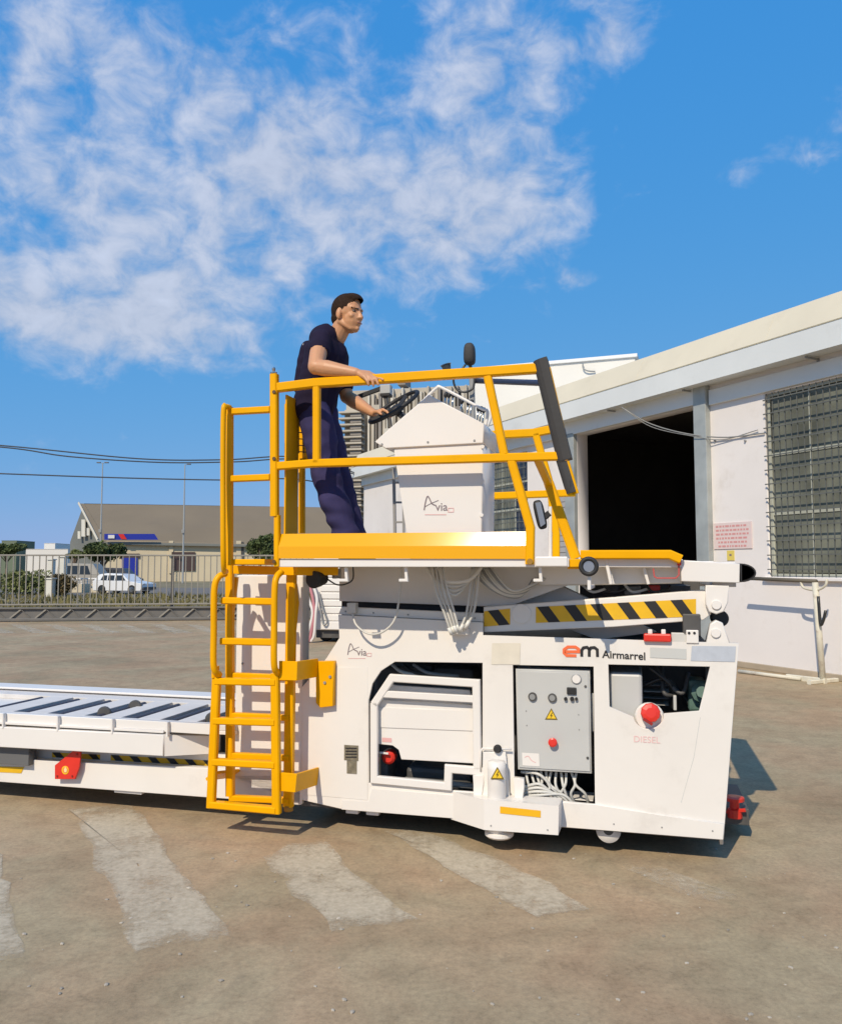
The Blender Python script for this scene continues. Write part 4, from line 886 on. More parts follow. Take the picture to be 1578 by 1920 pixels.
# trousers
b = bmesh.new()
cap_(b, J(591, 752, -.12) + Vector((0, -.075, 0)), hn, .105, .108); cap_(b, J(591, 752, -.12) + Vector((0, .075, 0)), hf, .105, .108)
for h_, k_, a_ in ((hn, kn, an), (hf, kf, af)):
    cap_(b, h_, k_, .112, .098); cap_(b, k_, a_ + Vector((0, 0, .02)), .098, .088)
    ell(b, h_.lerp(k_, .62) + Vector((.0, -.07 if h_ is hn else .07, 0)), (.06, .045, .085))
trou = fused('trousers', b, navyt, man, .010, 3)
tb = bmesh.new(); tb.from_mesh(trou.data)
bmesh.ops.delete(tb, geom=[f for f in tb.faces if f.calc_center_median().z < .028], context='FACES')
for v_ in tb.verts:
    c_ = v_.co; low_ = max(0, 1 - abs(c_.z - .12) / .28)
    v_.co += v_.normal * (noise.noise(Vector((c_.x * 5, c_.y * 5, c_.z * 16))) * (.010 + .016 * low_) + noise.noise(c_ * 7) * .012 + noise.noise(Vector((c_.x * 9 + c_.z * 9, c_.y * 6, c_.z * 5))) * .008)
tb.to_mesh(trou.data); tb.free()
b = bmesh.new()
for yy in (-.115, .115): ell(b, J(591, 752, -.12) + Vector((0, yy * .4, .0)), (.124, .10, .022))
from_bm('belt', b, M('dark_belt', (.01, .009, .012), .6), trou, True)
pc_ = kn + Vector((0, -.088, .02)); 
for a_ in (an, af):
    b = bmesh.new(); x = a_.x - .03; y = a_.y
    ell(b, Vector((x, y, .045)), (.06, .046, .05)); ell(b, Vector((x + .09, y, .036)), (.10, .047, .037)); ell(b, Vector((x + .15, y, .03)), (.06, .045, .03))
    sh = fused('shoe', b, M('black_shoe', (.02, .018, .017), .6), man, .009, 3)
    bb = bmesh.new(); bb.from_mesh(sh.data)
    for v_ in bb.verts: v_.co.z = max(v_.co.z, .001)
    bb.to_mesh(sh.data); bb.free()

# =================================================================== WHITE WORKSHOP HALL
b0, b1 = G(1383, 1249), G(1545, 1274)
H = Frame((b0 + b1) / 2, 64); HP = H.P
hall = thing('workshop_hall', 'long white workshop hall with dark open doorway and barred windows', 'building', H.O, 64)
stucco = M('white_stucco', (.80, .745, .70), .85, var=.05, scale=.6, bump=.12, bscale=18, dirt=(.50, .42, .33), dirt_amt=.45, dscale=1.3)
creamm = M('cream_cladding', (.70, .62, .46), .6, var=.05, scale=.8, dirt=(.45, .38, .26), dirt_amt=.25, dscale=1.5)
fasc = M('white_fascia', (.74, .75, .72), .5, var=.04, scale=.8, dirt=(.45, .43, .38), dirt_amt=.25, dscale=2)
dark_in = M('interior_shade_tone', (.05, .045, .04), .9, var=.2, scale=1)  # dark tone puts the hall's inner shade into its surfaces
galv = M('galvanised_post', (.40, .42, .40), .5, .2, var=.15, scale=3)
def HU(x, y, v=0): p = HP(x, y, v); return (p.x, p.z)
eave_w = 4.15
uf = HP(682, 900).x; un = HP(1578, 1100).x + 5.0
lint = HP(1309, 760).z; dl, dr = HP(1082, 900).x, HP(1312, 900).x
wl, wr = HP(1437, 900).x, HP(1578, 900).x + 1.7; wb_, wt_ = HP(1440, 1081).z, HP(1437, 738).z
w2l, w2r = HP(912, 900).x, HP(988, 900).x; w2b, w2t = HP(950, 1010).z, HP(985, 846).z
wt = lint + .55
rect = lambda a, b_, c, d_: [(a, c), (b_, c), (b_, d_), (a, d_)]
outline('wall', rect(uf, un, 0, wt), 0, .3, stucco, hall, [rect(dl, dr, .02, lint), rect(wl, wr, wb_, wt_), rect(w2l, w2r, w2b, w2t)], bev=.01)
box('far_end_wall', (uf, .31, 0), (uf + .3, 14, wt), stucco, hall)
box('near_end_wall', (un - .3, .31, 0), (un, 14, wt), stucco, hall)
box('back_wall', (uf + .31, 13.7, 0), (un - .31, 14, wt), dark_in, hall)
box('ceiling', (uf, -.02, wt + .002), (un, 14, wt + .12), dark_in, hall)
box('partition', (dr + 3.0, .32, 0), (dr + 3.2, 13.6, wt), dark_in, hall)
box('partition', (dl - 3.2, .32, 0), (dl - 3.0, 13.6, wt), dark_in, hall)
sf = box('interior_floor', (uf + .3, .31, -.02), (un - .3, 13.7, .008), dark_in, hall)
# projecting fascia and the cream cladding leaning back above it
vo_ = -.40
fz0 = (HP(1578, 649, vo_).z + HP(1200, 745, vo_).z) / 2; fz1 = (HP(1578, 607, vo_).z + HP(1318, 669, vo_).z) / 2; fz2 = (HP(1578, 553, vo_ + .25).z + HP(1200, 669, vo_ + .25).z) / 2
bm = bmesh.new(); sec = [(.0, wt + .10), (.0, fz0 + .02), (vo_, fz0), (vo_, fz1), (vo_ + .03, fz1 + .01), (vo_ + .3, fz2), (7.0, fz2 + 1.1), (14.1, fz2), (14.1, wt + .13)]
R0 = [bm.verts.new((uf - .3, a, z)) for a, z in sec]; R1 = [bm.verts.new((un + .3, a, z)) for a, z in sec]; n = len(sec)
for i in range(n): bm.faces.new((R0[i], R0[(i + 1) % n], R1[(i + 1) % n], R1[i]))
bm.faces.new(R0); bm.faces.new(R1[::-1])
rf = from_bm('roof', bm, fasc, hall)
# cream cladding sheets laid on the leaning band
cl = bmesh.new(); nsh = 16
A0, A1 = Vector((0, vo_ + .03, fz1 + .02)), Vector((0, vo_ + .3, fz2 + .01)); off = Vector((0, -.02, .012))
for i in range(nsh):
    a = uf - .3 + (un - uf + .6) * i / nsh + .0; c = uf - .3 + (un - uf + .6) * (i + 1) / nsh - .0
    me_ = bpy.data.meshes.new('cladding_sheet'); pts = [A0 + Vector((a, 0, 0)), A0 + Vector((c, 0, 0)), A1 + Vector((c, 0, 0)), A1 + Vector((a, 0, 0))]
    pts = [p + off * (1 + .1 * (i % 2)) for p in pts] + [p for p in pts]
    me_.from_pydata([tuple(p) for p in pts], [], [(0, 1, 2, 3), (0, 4, 5, 1), (1, 5, 6, 2), (2, 6, 7, 3), (3, 7, 4, 0)]); link('cladding_sheet', me_, creamm, rf)
cl.free()
# beam under the eave, door post, door track
box('lintel_beam', (uf, -.10, lint), (dr + .2, -.002, lint + .45), fasc, hall, .01)
box('lintel_beam', (dr + .3, -.06, wt_ + .02), (un, -.002, wt_ + .30), fasc, hall, .01)
box('door_post', (dr - .02, -.12, 0), (dr + .28, .0, wt - .02), galv, hall, .01)
box('door_post', (dl - .35, -.10, 0), (dl, .0, lint + .05), galv, hall, .01)
for x in (1137, 1278, 1510): q = HP(x, 700, -.3); bar('eave_bracket', [(q.x, -.02, fz0 - .25), (q.x, -.02, fz0 - .02), (q.x, vo_ + .1, fz0 - .02)], .03, .03, midg, hall)
# rolled shutter strip left of the doorway
for k in range(26): box('shutter_slat', (dl - 1.1, -.04, .1 + k * .13), (dl - .36, -.005, .1 + k * .13 + .118), M('shutter_grey', (.42, .40, .38), .6, var=.05, scale=2), hall, .006)
# barred windows
barm = M('window_bar', (.15, .15, .13), .55, .2, var=.15, scale=6); frm = M('window_frame', (.42, .43, .36), .6)
wglass = M('old_glass', (.16, .165, .13), .35, var=.5, scale=1.2, spec=.3); blueglass = M('blue_pane', (.045, .048, .065), .25, var=.3, scale=3)
def window(a, c, z0, z1, nv, nh, fine=True):
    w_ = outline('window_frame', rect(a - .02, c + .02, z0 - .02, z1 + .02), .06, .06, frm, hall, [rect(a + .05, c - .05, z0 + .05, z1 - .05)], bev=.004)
    box('window_back', (a, .27, z0), (c, .29, z1), dark_in, w_)
    nc = max(2, int((c - a) / .62)); nr = 3
    for i in range(nc):
        for j in range(nr):
            x0, x1 = a + .05 + (c - a - .1) * i / nc, a + .05 + (c - a - .1) * (i + 1) / nc; y0, y1 = z0 + .05 + (z1 - z0 - .1) * j / nr, z0 + .05 + (z1 - z0 - .1) * (j + 1) / nr
            box('pane', (x0 + .015, .085, y0 + .015), (x1 - .015, .095, y1 - .015), blueglass if i == 2 else wglass, w_, 0)
            if i: box('mullion', (x0 - .02, .075, y0), (x0 + .02, .105, y1), frm, w_, .003)
        
    for j in (1, 2): y0 = z0 + .05 + (z1 - z0 - .1) * j / nr; box('transom', (a + .05, .07, y0 - .025), (c - .05, .11, y0 + .025), frm, w_, .003)
    vb_ = bpy.data.meshes.new('v'); bm = bmesh.new(); addbox(bm, (-.006, -.006, z0 + .01), (.006, .006, z1 - .01)); bm.to_mesh(vb_); bm.free(); vb_.materials.append(barm)
    hb_ = bpy.data.meshes.new('h'); bm = bmesh.new(); addbox(bm, (a + .005, -.009, -.009), (c - .005, .009, .009)); bm.to_mesh(hb_); bm.free(); hb_.materials.append(barm)
    for i in range(nv):
        o = link('security_bar', vb_, None, w_); o.location = (a + (c - a) * (i + .5) / nv, -.03, 0)
    for i in range(nh):
        o = link('security_bar', hb_, None, w_); o.location = (0, -.05, z0 + (z1 - z0) * (i + .5) / nh)
window(wl, wr, wb_, wt_, 26, 13); window(w2l, w2r, w2b, w2t, 9, 8)
box('window_sill', (wl - .1, -.08, wb_ - .06), (wr + .1, .02, wb_ - .003), stucco, hall, .01)
# notice and small yellow plate
nz_ = thing('wall_notice', 'pink printed notice board on the white wall beside the doorway', 'sign', H.wld((0, 0, 0)), 64)
na, nc_ = HP(1338, 1030, -.01), HP(1408, 977, -.01)
box('board', (na.x, -.018, na.z), (nc_.x, -.002, nc_.z), M('notice_board', (.74, .60, .56), .6), nz_, .003)
pinkink = M('notice_ink', (.68, .30, .28), .6); rs = random.Random(9)
for r_ in range(6):
    z = nc_.z - (nc_.z - na.z) * (r_ + .9) / 6.6; x = na.x + .06 + (.05 if r_ >= 4 else 0)
    while x < nc_.x - .1:
        w_ = rs.uniform(.03, .09); w_ = min(w_, nc_.x - .06 - x)
        me_ = bpy.data.meshes.new('printed_word'); me_.from_pydata([(x, -.0205, z - .016), (x + w_, -.0205, z - .016), (x + w_, -.0205, z + .016), (x, -.0205, z + .016)], [], [(0, 1, 2, 3)]); link('printed_word', me_, pinkink, nz_); x += w_ + .022
ya, yb = HP(1363, 1051, 0), HP(1376, 1032, 0)
yp = box('warning_plate', (ya.x, -.012, ya.z), (yb.x, -.002, yb.z), M('plate_yellow', (.75, .58, .12), .5), None); yp.location = H.O; yp.rotation_euler = (0, 0, -rad(64)); tag(yp, 'small yellow plate on the wall under the pink notice', 'sign')
box('plate_symbol', (ya.x + (yb.x - ya.x) * .35, -.014, ya.z + (yb.z - ya.z) * .45), (ya.x + (yb.x - ya.x) * .65, -.0125, ya.z + (yb.z - ya.z) * .65), inkg, yp, 0)

for x in (1345, 1402): q = HP(x, 1000); disc('wall_anchor', (q.x, -.002, HP(x, 826).z), .02, .03, midg, hall, 8)
# wire sagging along the front
wr1 = hose('slack_wire', [HP(1165, 764, -.4), HP(1215, 793, -.15), HP(1280, 812, -.16), HP(1355, 820, -.05), HP(1432, 812, -.03)], .012, M('slack_cable', (.25, .25, .24), .6), hall)
hose('slack_wire', [HP(1165, 764, -.4), HP(1220, 800, -.15), HP(1300, 818, -.16), HP(1355, 824, -.05), HP(1420, 806, -.03)], .008, MATS['slack_cable'], hall)
# items glimpsed in the doorway
cr_ = thing('covered_pallet', 'tall tarpaulin covered load standing in the dark inside the doorway', 'pallet', H.wld((dl + .1, 4.4, .008)), 64)
bm = bmesh.new(); addbox(bm, (0, 0, .12), (3.4, 1.6, 2.35), .16); from_bm('tarpaulin', bm, M('brown_tarp', (.34, .27, .20), .8, var=.3, scale=3, bump=.3, bscale=8), cr_)
for k in range(3): box('pallet_block', (.1 + 1.45 * k, .05, 0), (.3 + 1.45 * k, 1.55, .12), M('pallet_wood', (.3, .22, .14), .8), cr_)
# white pipe stand leaning on the wall
ps = thing('pipe_stand', 'rusty white pipe stand with horizontal arm in front of the hall wall', 'stand', H.O, 64)
whp = M('old_white_pipe', (.68, .63, .50), .6, var=.1, scale=5, dirt=(.25, .12, .05), dirt_amt=.7, dscale=6)
bq = G(1542, 1281); lq = H.loc(bq); vs_ = lq.y
tube('upright', [lq, HP(1527, 1092, vs_)], .045, whp, ps, 12)
tube('arm', [HP(1395, 1084, vs_), HP(1530, 1090, vs_)], .03, M('dark_arm', (.12, .10, .07), .6), ps, 10)
tube('hook', smoothpath([HP(1500, 1090, vs_), HP(1506, 1102, vs_), HP(1530, 1106, vs_), HP(1546, 1098, vs_), HP(1549, 1086, vs_)], 5), .02, whp, ps, 8)
tube('cable_hook', smoothpath([HP(1533, 1118, vs_ - .06), HP(1537, 1168, vs_ - .06), HP(1542, 1165, vs_ - .06), HP(1547, 1145, vs_ - .06)], 4), .022, hoseb, ps, 8)
bar('foot', [lq + Vector((.05, 0, .03)), lq + Vector((-.55, -.1, .03))], .09, .06, whp, ps)
bar('foot', [lq + Vector((0, .3, .03)), lq + Vector((0, -.3, .03))], .07, .06, whp, ps)
pp = thing('fallen_pipe', 'long thin pipe lying on the ground along the hall wall', 'pipe', H.O, 64)
tube('pipe', [H.loc(G(1384, 1262)) + Vector((0, 0, .03)), H.loc(G(1500, 1277)) + Vector((0, 0, .03))], .03, whp, pp, 8)
box('wall_plinth', (dr + .3, -.05, 0), (un, -.003, .10), M('soiled_plinth', (.42, .34, .24), .9, var=.2, scale=2), hall, .01)

# white parapet block and ribbed tower beyond the hall
pb = thing('parapet_block', 'plain white flat-roofed block behind the cream roof of the hall', 'building', at_depth(1000, 1062, 34) * 1, 20)
FB = Frame(pb.location, 20); pb.location.z = 0; FB.O = Vector(pb.location)
za, zb = FB.P(905, 716, 0), FB.P(1190, 682, 0)
box('wall', (za.x - .5, 0, 0), (zb.x, 8, FB.P(1048, 676, 0).z - .15), M('parapet_white', (.78, .74, .66), .8, var=.04, scale=.4), pb, .02)
box('coping', (za.x - .6, -.1, FB.P(1048, 676, 0).z - .148), (zb.x + .1, 8.1, FB.P(1048, 676, 0).z), M('coping_white', (.8, .78, .74), .7), pb, .02)
q = FB.P(1092, 682, -.12); tube('drain_pipe', smoothpath([q, q + Vector((.02, 0, -.2)), q + Vector((.2, 0, -.32)), q + Vector((.5, .05, -.36))], 4), .03, midg, pb, 8)
TZ = 48
tw = thing('ribbed_tower', 'beige ribbed concrete tower rising behind the white hall', 'building', (at_depth(770, 1062, TZ).x, TZ, 0), 12)
FT = Frame(tw.location, 12); TP = FT.P
conc = M('beige_concrete', (.50, .44, .35), .9, var=.12, scale=.6, dirt=(.28, .24, .2), dirt_amt=.5, dscale=.8, bump=.2, bscale=5); concl = M('pale_concrete', (.62, .57, .48), .9, var=.1, scale=1); concd = M('dark_concrete', (.27, .24, .21), .9, var=.15, scale=.8)  # concd is the darkest concrete tone
ta, tb2, tm = TP(646, 775), TP(905, 716), TP(684, 720)
box('core', (ta.x, .3, 0), (tb2.x, 9, tb2.z - .1), conc, tw, .02)
box('stair_core', (ta.x, .0, 0), (tm.x, .3, TP(660, 768).z), conc, tw, .02)
for k in range(24):
    z = TP(660, 775 + 11.5 * k).z
    if z < 1: break
    box('balcony_slab', (ta.x - .15, -.75, z - .11), (tm.x + .02, -.01, z), conc, tw, .01)
    box('balcony_wall', (ta.x + .55, -.62, z - .32), (tm.x - .05, -.55, z - .12), concd, tw, 0)
rs = random.Random(17)
for i, x in enumerate(range(690, 903, 7)):
    a = TP(x, 800).x; box('pilaster', (a, rs.choice((-.06, -.16, -.26, -.12)), 0), (a + rs.choice((.08, .12, .18)), .295, tb2.z - rs.choice((.15, .2, .45, .7))), rs.choice((conc, conc, concl, concd)), tw, .01)
for i in range(12):
    for j in range(6):
        a = TP(697 + 16 * i, 800).x; z = tb2.z - .5 - j * 1.05 - rs.uniform(0, .2)
        if rs.random() < .35: continue
        box('window', (a, .12, z - rs.uniform(.3, .6)), (a + rs.uniform(.14, .3), .29, z), rs.choice((glass_d, concd)), tw, 0)
for i in range(9): a = TP(700 + 22 * i, 800).x; z = tb2.z - rs.uniform(.4, 3); box('service_box', (a, -.34, z - .3), (a + rs.uniform(.2, .5), -.05, z), rs.choice((concl, concd, conc)), tw, .02)
box('roof_tank', TP(745, 716, .5) + Vector((0, 0, -.2)), TP(770, 708, 2) , concd, tw, .02)

# white louvred power cart seen under the walkway
gp = G(610, 1205)
gc = thing('power_cart', 'white louvred power cart with hanging hoses seen under the walkway', 'power cart', gp, 12)
FC = Frame(gp, 12); CP = FC.P
a0, a1 = CP(586, 1200), CP(648, 1006)
box('body', (a0.x, .03, .28), (a1.x, 1.8, a1.z), white2, gc, .02)
for k in range(11): z = .5 + k * .165; box('louvre', (a0.x + .18, -.0, z), (a1.x - .03, .035, z + .135), white, gc, .01)
box('name_panel', (a0.x + .2, -.02, .30), (a1.x - .05, .03, .48), white2, gc, .01)
for x in (a0.x + .2, a1.x - .2):
    for vv in (.3, 1.4): turned('wheel', (x, vv, .16), (0, 1, 0), [(.1, 0), (.16, .02), (.16, .14), (.1, .16)], black, gc, 16)
box('skirt', (a0.x + .05, .1, .1), (a1.x - .05, 1.7, .279), darkg, gc)
for k in range(3): hose('hose', [CP(572 + 5 * k, 1085, -.1), CP(578 + 8 * k, 1120, -.12), CP(586 + 3 * k, 1150, -.14), CP(577 + 6 * k, 1190, -.12), CP(575 + 4 * k, 1203, -.1)], .035, [white2, M('pink_hose', (.55, .22, .24), .5), white2][k], gc)
hose('control_cable', [CP(598, 1110, -.05), CP(605, 1140, -.08), CP(613, 1165, -.08), CP(606, 1170, -.08), CP(600, 1140, -.06)], .02, midg, gc)

# =================================================================== FENCE, STREET AND FAR THINGS
GF = Frame(gl, -math.degrees(math.atan2((gr - gl).y, (gr - gl).x))); gate = thing('sliding_gate', 'long grey sliding gate with thin upright bars above a lattice beam', 'gate', gl, -math.degrees(math.atan2((gr - gl).y, (gr - gl).x)))
steel = M('grey_gate_steel', (.17, .16, .145), .6, .2, var=.12, scale=3, dirt=(.2, .14, .08), dirt_amt=.4, dscale=3); steelb = M('pale_gate_bar', (.29, .265, .22), .6, .1, var=.1, scale=3)
gu0, gu1 = GF.P(-90, 1100).x, GF.P(585, 1100).x
zt, zb2, zm, zl = GF.P(0, 1041).z, GF.P(0, 1134).z, GF.P(0, 1139).z, .03
bar('top_rail', [(gu0, 0, zt), (gu1, 0, zt)], .05, .05, steelb, gate); bar('bottom_rail', [(gu0, 0, zb2), (gu1, 0, zb2)], .05, .05, steelb, gate)
bar('beam_chord', [(gu0, 0, zm - .03), (gu1, 0, zm - .03)], .06, .1, steel, gate); bar('beam_chord', [(gu0, 0, .06), (gu1, 0, .06)], .09, .1, steel, gate)
box('beam_web', (gu0, .03, .06), (gu1, .04, zm - .04), steel, gate, 0)
step = GF.P(12.3, 1100).x - GF.P(0, 1100).x; k = 0; me_b = None
while gu0 + k * step < gu1:
    x = gu0 + k * step + .05
    if me_b is None: o = bar('bar', [(0, 0, zb2), (0, 0, zt)], .03, .03, steelb, gate); me_b = o.data
    else: o = link('bar', me_b, None, gate)
    o.location.x = x; k += 1
st2 = GF.P(47.5, 1150).x - GF.P(0, 1150).x; k = 0; me_b = me_c = None
while gu0 + k * st2 < gu1 - .8:
    x = gu0 + k * st2 + .25
    if me_b is None: o = bar('lattice_brace', [(0, -.01, .10), (.32, -.01, zm - .07)], .05, .04, steelb, gate); me_b = o.data; o2 = bar('lattice_brace', [(.33, -.005, zm - .07), (.62, -.005, .10)], .025, .03, steel, gate); me_c = o2.data
    else: o = link('lattice_brace', me_b, None, gate); o2 = link('lattice_brace', me_c, None, gate)
    o.location.x = x; o2.location.x = x; k += 1
q = GF.P(323, 1085); bar('post', [(q.x, .06, 0), (q.x, .06, zt - .1)], .09, .05, darkg, gate)
# verge: mown grass beyond the gate
gm = M('dry_grass', (.17, .145, .055), .9, var=.4, scale=.5); bm = bmesh.new(); rs = random.Random(11)
for i in range(9000):
    y = gl.y + .8 + rs.random() ** 1.5 * 24; x = rs.uniform(-1.0, -.02) * y * .62 + 0.5; h = rs.uniform(.05, .22) * (1.5 if noise.noise(Vector((x * .4, y * .3, 0))) > .1 else .6); a = rs.random() * 3.14
    w_ = rs.uniform(.03, .09); dx, dy = math.cos(a) * w_, math.sin(a) * w_
    bm.faces.new([bm.verts.new((x - dx, y - dy, -.03)), bm.verts.new((x + dx, y + dy, -.03)), bm.verts.new((x + dx * .2 + rs.uniform(-.06, .06), y + rs.uniform(-.06, .06), h))])
gs = from_bm('verge_grass', bm, gm); gs['kind'] = 'stuff'; gs['label'] = 'dry green grass verge beyond the grey gate'
sheet('road', [(-140, 46), (60, 46), (60, 66), (-140, 66)], -.02, M('street_asphalt', (.17, .15, .13), .9, var=.15, scale=.6))
# foliage
leafm = M('dark_foliage', (.075, .10, .028), .8, var=.5, scale=1.2); leafm2 = M('olive_foliage', (.16, .175, .055), .8, var=.45, scale=1.0); barkm = M('bark', (.14, .10, .07), .9, var=.3, scale=5)
def foliage(name, blobs, n, leaf, mat, parent, seed):
    rs = random.Random(seed); bm = bmesh.new()
    for i in range(n):
        c, r = blobs[rs.randrange(len(blobs))]; d = Vector((rs.gauss(0, 1), rs.gauss(0, 1), rs.gauss(0, 1))).normalized() * rs.random() ** .35
        p = Vector(c) + Vector((d.x * r[0], d.y * r[1], d.z * r[2])) * (1 + .25 * noise.noise(d * 3 + Vector(c)))
        a = Vector((rs.gauss(0, 1), rs.gauss(0, 1), rs.gauss(0, 1))).normalized(); s = a.orthogonal().normalized() * leaf * rs.uniform(.5, 1.2); t = a.cross(s)
        bm.faces.new([bm.verts.new(p - s), bm.verts.new(p + t * .6), bm.verts.new(p + s), bm.verts.new(p - t * .6)])
    me = bpy.data.meshes.new(name); bm.to_mesh(me); bm.free(); return link(name, me, mat, parent)
def tree(label, px, ytop, ybase_w, Y, wpx, seed, mat=leafm, hpx=40):
    c = at_depth(px, ytop + hpx / 2, Y); mpp = Y / F; g = Vector((c.x, Y, -.03)); t = thing('tree', label, 'tree', g)
    rw = wpx * mpp / 2; rh = hpx * mpp / 2; zc = c.z - g.z; rs = random.Random(seed); bl = []
    for i in range(9): bl.append(((rs.uniform(-.6, .6) * rw, rs.uniform(-.5, .5) * rw, zc + rs.uniform(-.5, .45) * rh), (rw * rs.uniform(.35, .55), rw * rs.uniform(.35, .5), rh * rs.uniform(.4, .6))))
    foliage('crown', bl, 4200, rw * .10, mat, t, seed)
    tr = turned('trunk', (0, 0, 0), (0, 0, 1), [(.2, 0), (.14, zc * .4), (.10, zc)], barkm, t, 9)
    for i in range(5):
        bq_ = bl[i][0]; bar('limb', [(0, 0, zc * .55), Vector(bq_)], .09, .09, barkm, tr)
tree('round dark tree below the blue sign of the warehouse', 193, 1014, 0, 76, 74, 21, leafm, 50)
tree('dark round tree seen through the yellow ladder handrail', 488, 998, 0, 74, 58, 22, leafm, 58)
tree('low wide dark tree beside the distant white sheds', 14, 1016, 0, 110, 66, 23, leafm, 28)
tree('small olive tree below the warehouse gable windows', 140, 1030, 0, 72, 40, 24, leafm2, 18)
def bush(label, px, py, Y, w, h, seed, mat=leafm2):
    c = at_depth(px, py, Y); t = thing('shrub', label, 'shrub', (c.x, Y, -.03)); z = max(.5, c.z); rs = random.Random(seed)
    foliage('foliage', [((rs.uniform(-.5, .5) * w, rs.uniform(-.3, .3) * w, h * rs.uniform(.3, .62)), (w * .34, w * .3, h * .36)) for i in range(6)], 1500, .11, mat, t, seed); bar('stem', [(0, 0, 0), (0, 0, h * .5)], .08, .08, barkm, t)
bush('wide green hedge shrub behind the gate beside the white pillars', 25, 1085, 50, 2.6, 1.9, 31); bush('green shrub between the hedge and the white pillars', 62, 1085, 50, 2.0, 1.7, 32)
bush('brownish shrub in front of the garden wall', 112, 1090, 47, 1.5, 1.4, 33, M('brown_foliage', (.13, .095, .04), .9, var=.4, scale=1)); bush('green shrub behind the white utility box', 100, 1092, 49, 1.2, 1.1, 34)
# utility box, pillars, garden wall
wallc = M('cream_render', (.62, .53, .38), .85, var=.08, scale=.7); pale = M('pale_render', (.74, .70, .60), .8, var=.06, scale=.8)
def boxpx(name, label, cat, x0, x1, y0, y1, Y, dep, mat, group=None, base=True):
    a, b_ = at_depth(x0, y1, Y), at_depth(x1, y0, Y); t = thing(name, label, cat, ((a.x + b_.x) / 2, Y, -.03), 0, group); w_ = (b_.x - a.x) / 2
    box('body', (-w_, 0, 0), (w_, dep, b_.z + .03), mat, t, .02); box('cap', (-w_ - .06, -.06, b_.z + .031), (w_ + .06, dep + .06, b_.z + .10), mat, t, .01); return t
boxpx('utility_box', 'small white utility box standing on the grass verge', 'utility box', 86, 98, 1086, 1112, 46, .5, pale)
boxpx('gate_pillar', 'thick cream gate pillar standing next to the garden wall', 'pillar', 108, 121, 1045, 1100, 52, .5, pale)
boxpx('gate_pillar', 'slim cream gate pillar standing behind the brownish shrub', 'pillar', 88, 99, 1050, 1100, 54, .5, pale)
gw = thing('garden_wall', 'low cream garden wall topped with a white balustrade', 'wall', at_depth(128, 1108, 53.5) * Vector((1, 1, 0)).length if False else Vector((at_depth(128, 1062, 54).x, 54, -.03)))
wlen = at_depth(205, 1062, 54).x - at_depth(128, 1062, 54).x; ztop = at_depth(150, 1094, 54).z
box('wall', (0, 0, 0), (wlen, .25, ztop), wallc, gw, .01)
for i in range(14): turned('baluster', (.1 + (wlen - .2) * i / 13, .12, ztop), (0, 0, 1), [(.05, 0), (.05, .04), (.03, .07), (.065, .16), (.03, .27), (.05, .31)], white2, gw, 8)
box('coping', (0, -.02, ztop + .311), (wlen, .27, ztop + .39), white2, gw, .01)
# warehouse
def wp(x, y, Y): p = at_depth(x, y, Y); return p
wh = thing('warehouse', 'large cream warehouse with brown roof and blue sign band', 'building', (wp(200, 1062, 92).x, 92, 0)); o0 = Vector(wh.location)
e0, e1 = wp(200, 1014, 92), wp(660, 1022, 100); r0, r1 = wp(158, 944, 100), wp(660, 952, 108); k0 = wp(132, 1016, 108); k1 = wp(660, 1020, 116)
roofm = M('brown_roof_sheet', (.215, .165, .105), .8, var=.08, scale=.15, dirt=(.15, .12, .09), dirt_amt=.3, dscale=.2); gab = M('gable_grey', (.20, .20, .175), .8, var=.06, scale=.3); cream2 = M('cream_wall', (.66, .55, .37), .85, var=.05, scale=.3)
def quad(name, pts, mat, parent, o):
    me = bpy.data.meshes.new(name); me.from_pydata([tuple(Vector(p) - o) for p in pts], [], [list(range(len(pts)))]); me.update(); return link(name, me, mat, parent)
g0 = lambda p, z=-.03: Vector((p.x, p.y, z))
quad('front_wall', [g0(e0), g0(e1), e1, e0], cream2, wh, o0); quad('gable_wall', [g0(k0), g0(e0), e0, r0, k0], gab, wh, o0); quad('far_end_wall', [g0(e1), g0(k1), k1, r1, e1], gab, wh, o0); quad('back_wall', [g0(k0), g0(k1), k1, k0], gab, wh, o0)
ov = Vector((0, -.5, -.25))
rfw = quad('roof', [e0 + ov + Vector((-.6, 0, 0)), e1 + ov, r1, r0 + Vector((-.6, 0, 0))], roofm, wh, o0); quad('rear_roof', [r0, r1, k1, k0], roofm, wh, o0)
rfw.modifiers.new('thick', 'SOLIDIFY').thickness = .15
hip = (e0 + r0) / 2; bar('roof_verge', [e0 + ov + Vector((-.65, -.1, .1)) - o0, r0 + Vector((-.65, -.1, .1)) - o0], .25, .12, M('verge_cream', (.55, .5, .4), .7), wh)
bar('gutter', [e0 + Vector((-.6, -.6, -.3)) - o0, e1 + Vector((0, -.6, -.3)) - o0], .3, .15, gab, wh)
WF = Frame((e0.x, e0.y, 0), -math.degrees(math.atan2(e1.y - e0.y, e1.x - e0.x)))
GW = Frame((e0.x, e0.y, 0), -math.degrees(math.atan2(e0.y - k0.y, e0.x - k0.x)))
def onwall(name, x0, x1, y0, y1, mat, parent, off_=-.15, fr_=None):
    fr_ = fr_ or WF
    return quad(name, [fr_.wld(fr_.P(x, y, off_)) for x, y in ((x0, y1), (x1, y1), (x1, y0), (x0, y0))], mat, parent, o0)
def slab(*a, th=.1, **k):
    o = onwall(*a, **k); o.modifiers.new('t', 'SOLIDIFY').thickness = th; return o
brownd = M('brown_door', (.075, .045, .04), .6); blued = M('blue_paint', (.015, .03, .33), .5)
slab('loading_door', 322, 366, 1035, 1070, brownd, wh); slab('side_door', 229, 258, 1046, 1078, blued, wh); slab('door_head', 226, 262, 1038, 1046, brownd, wh)
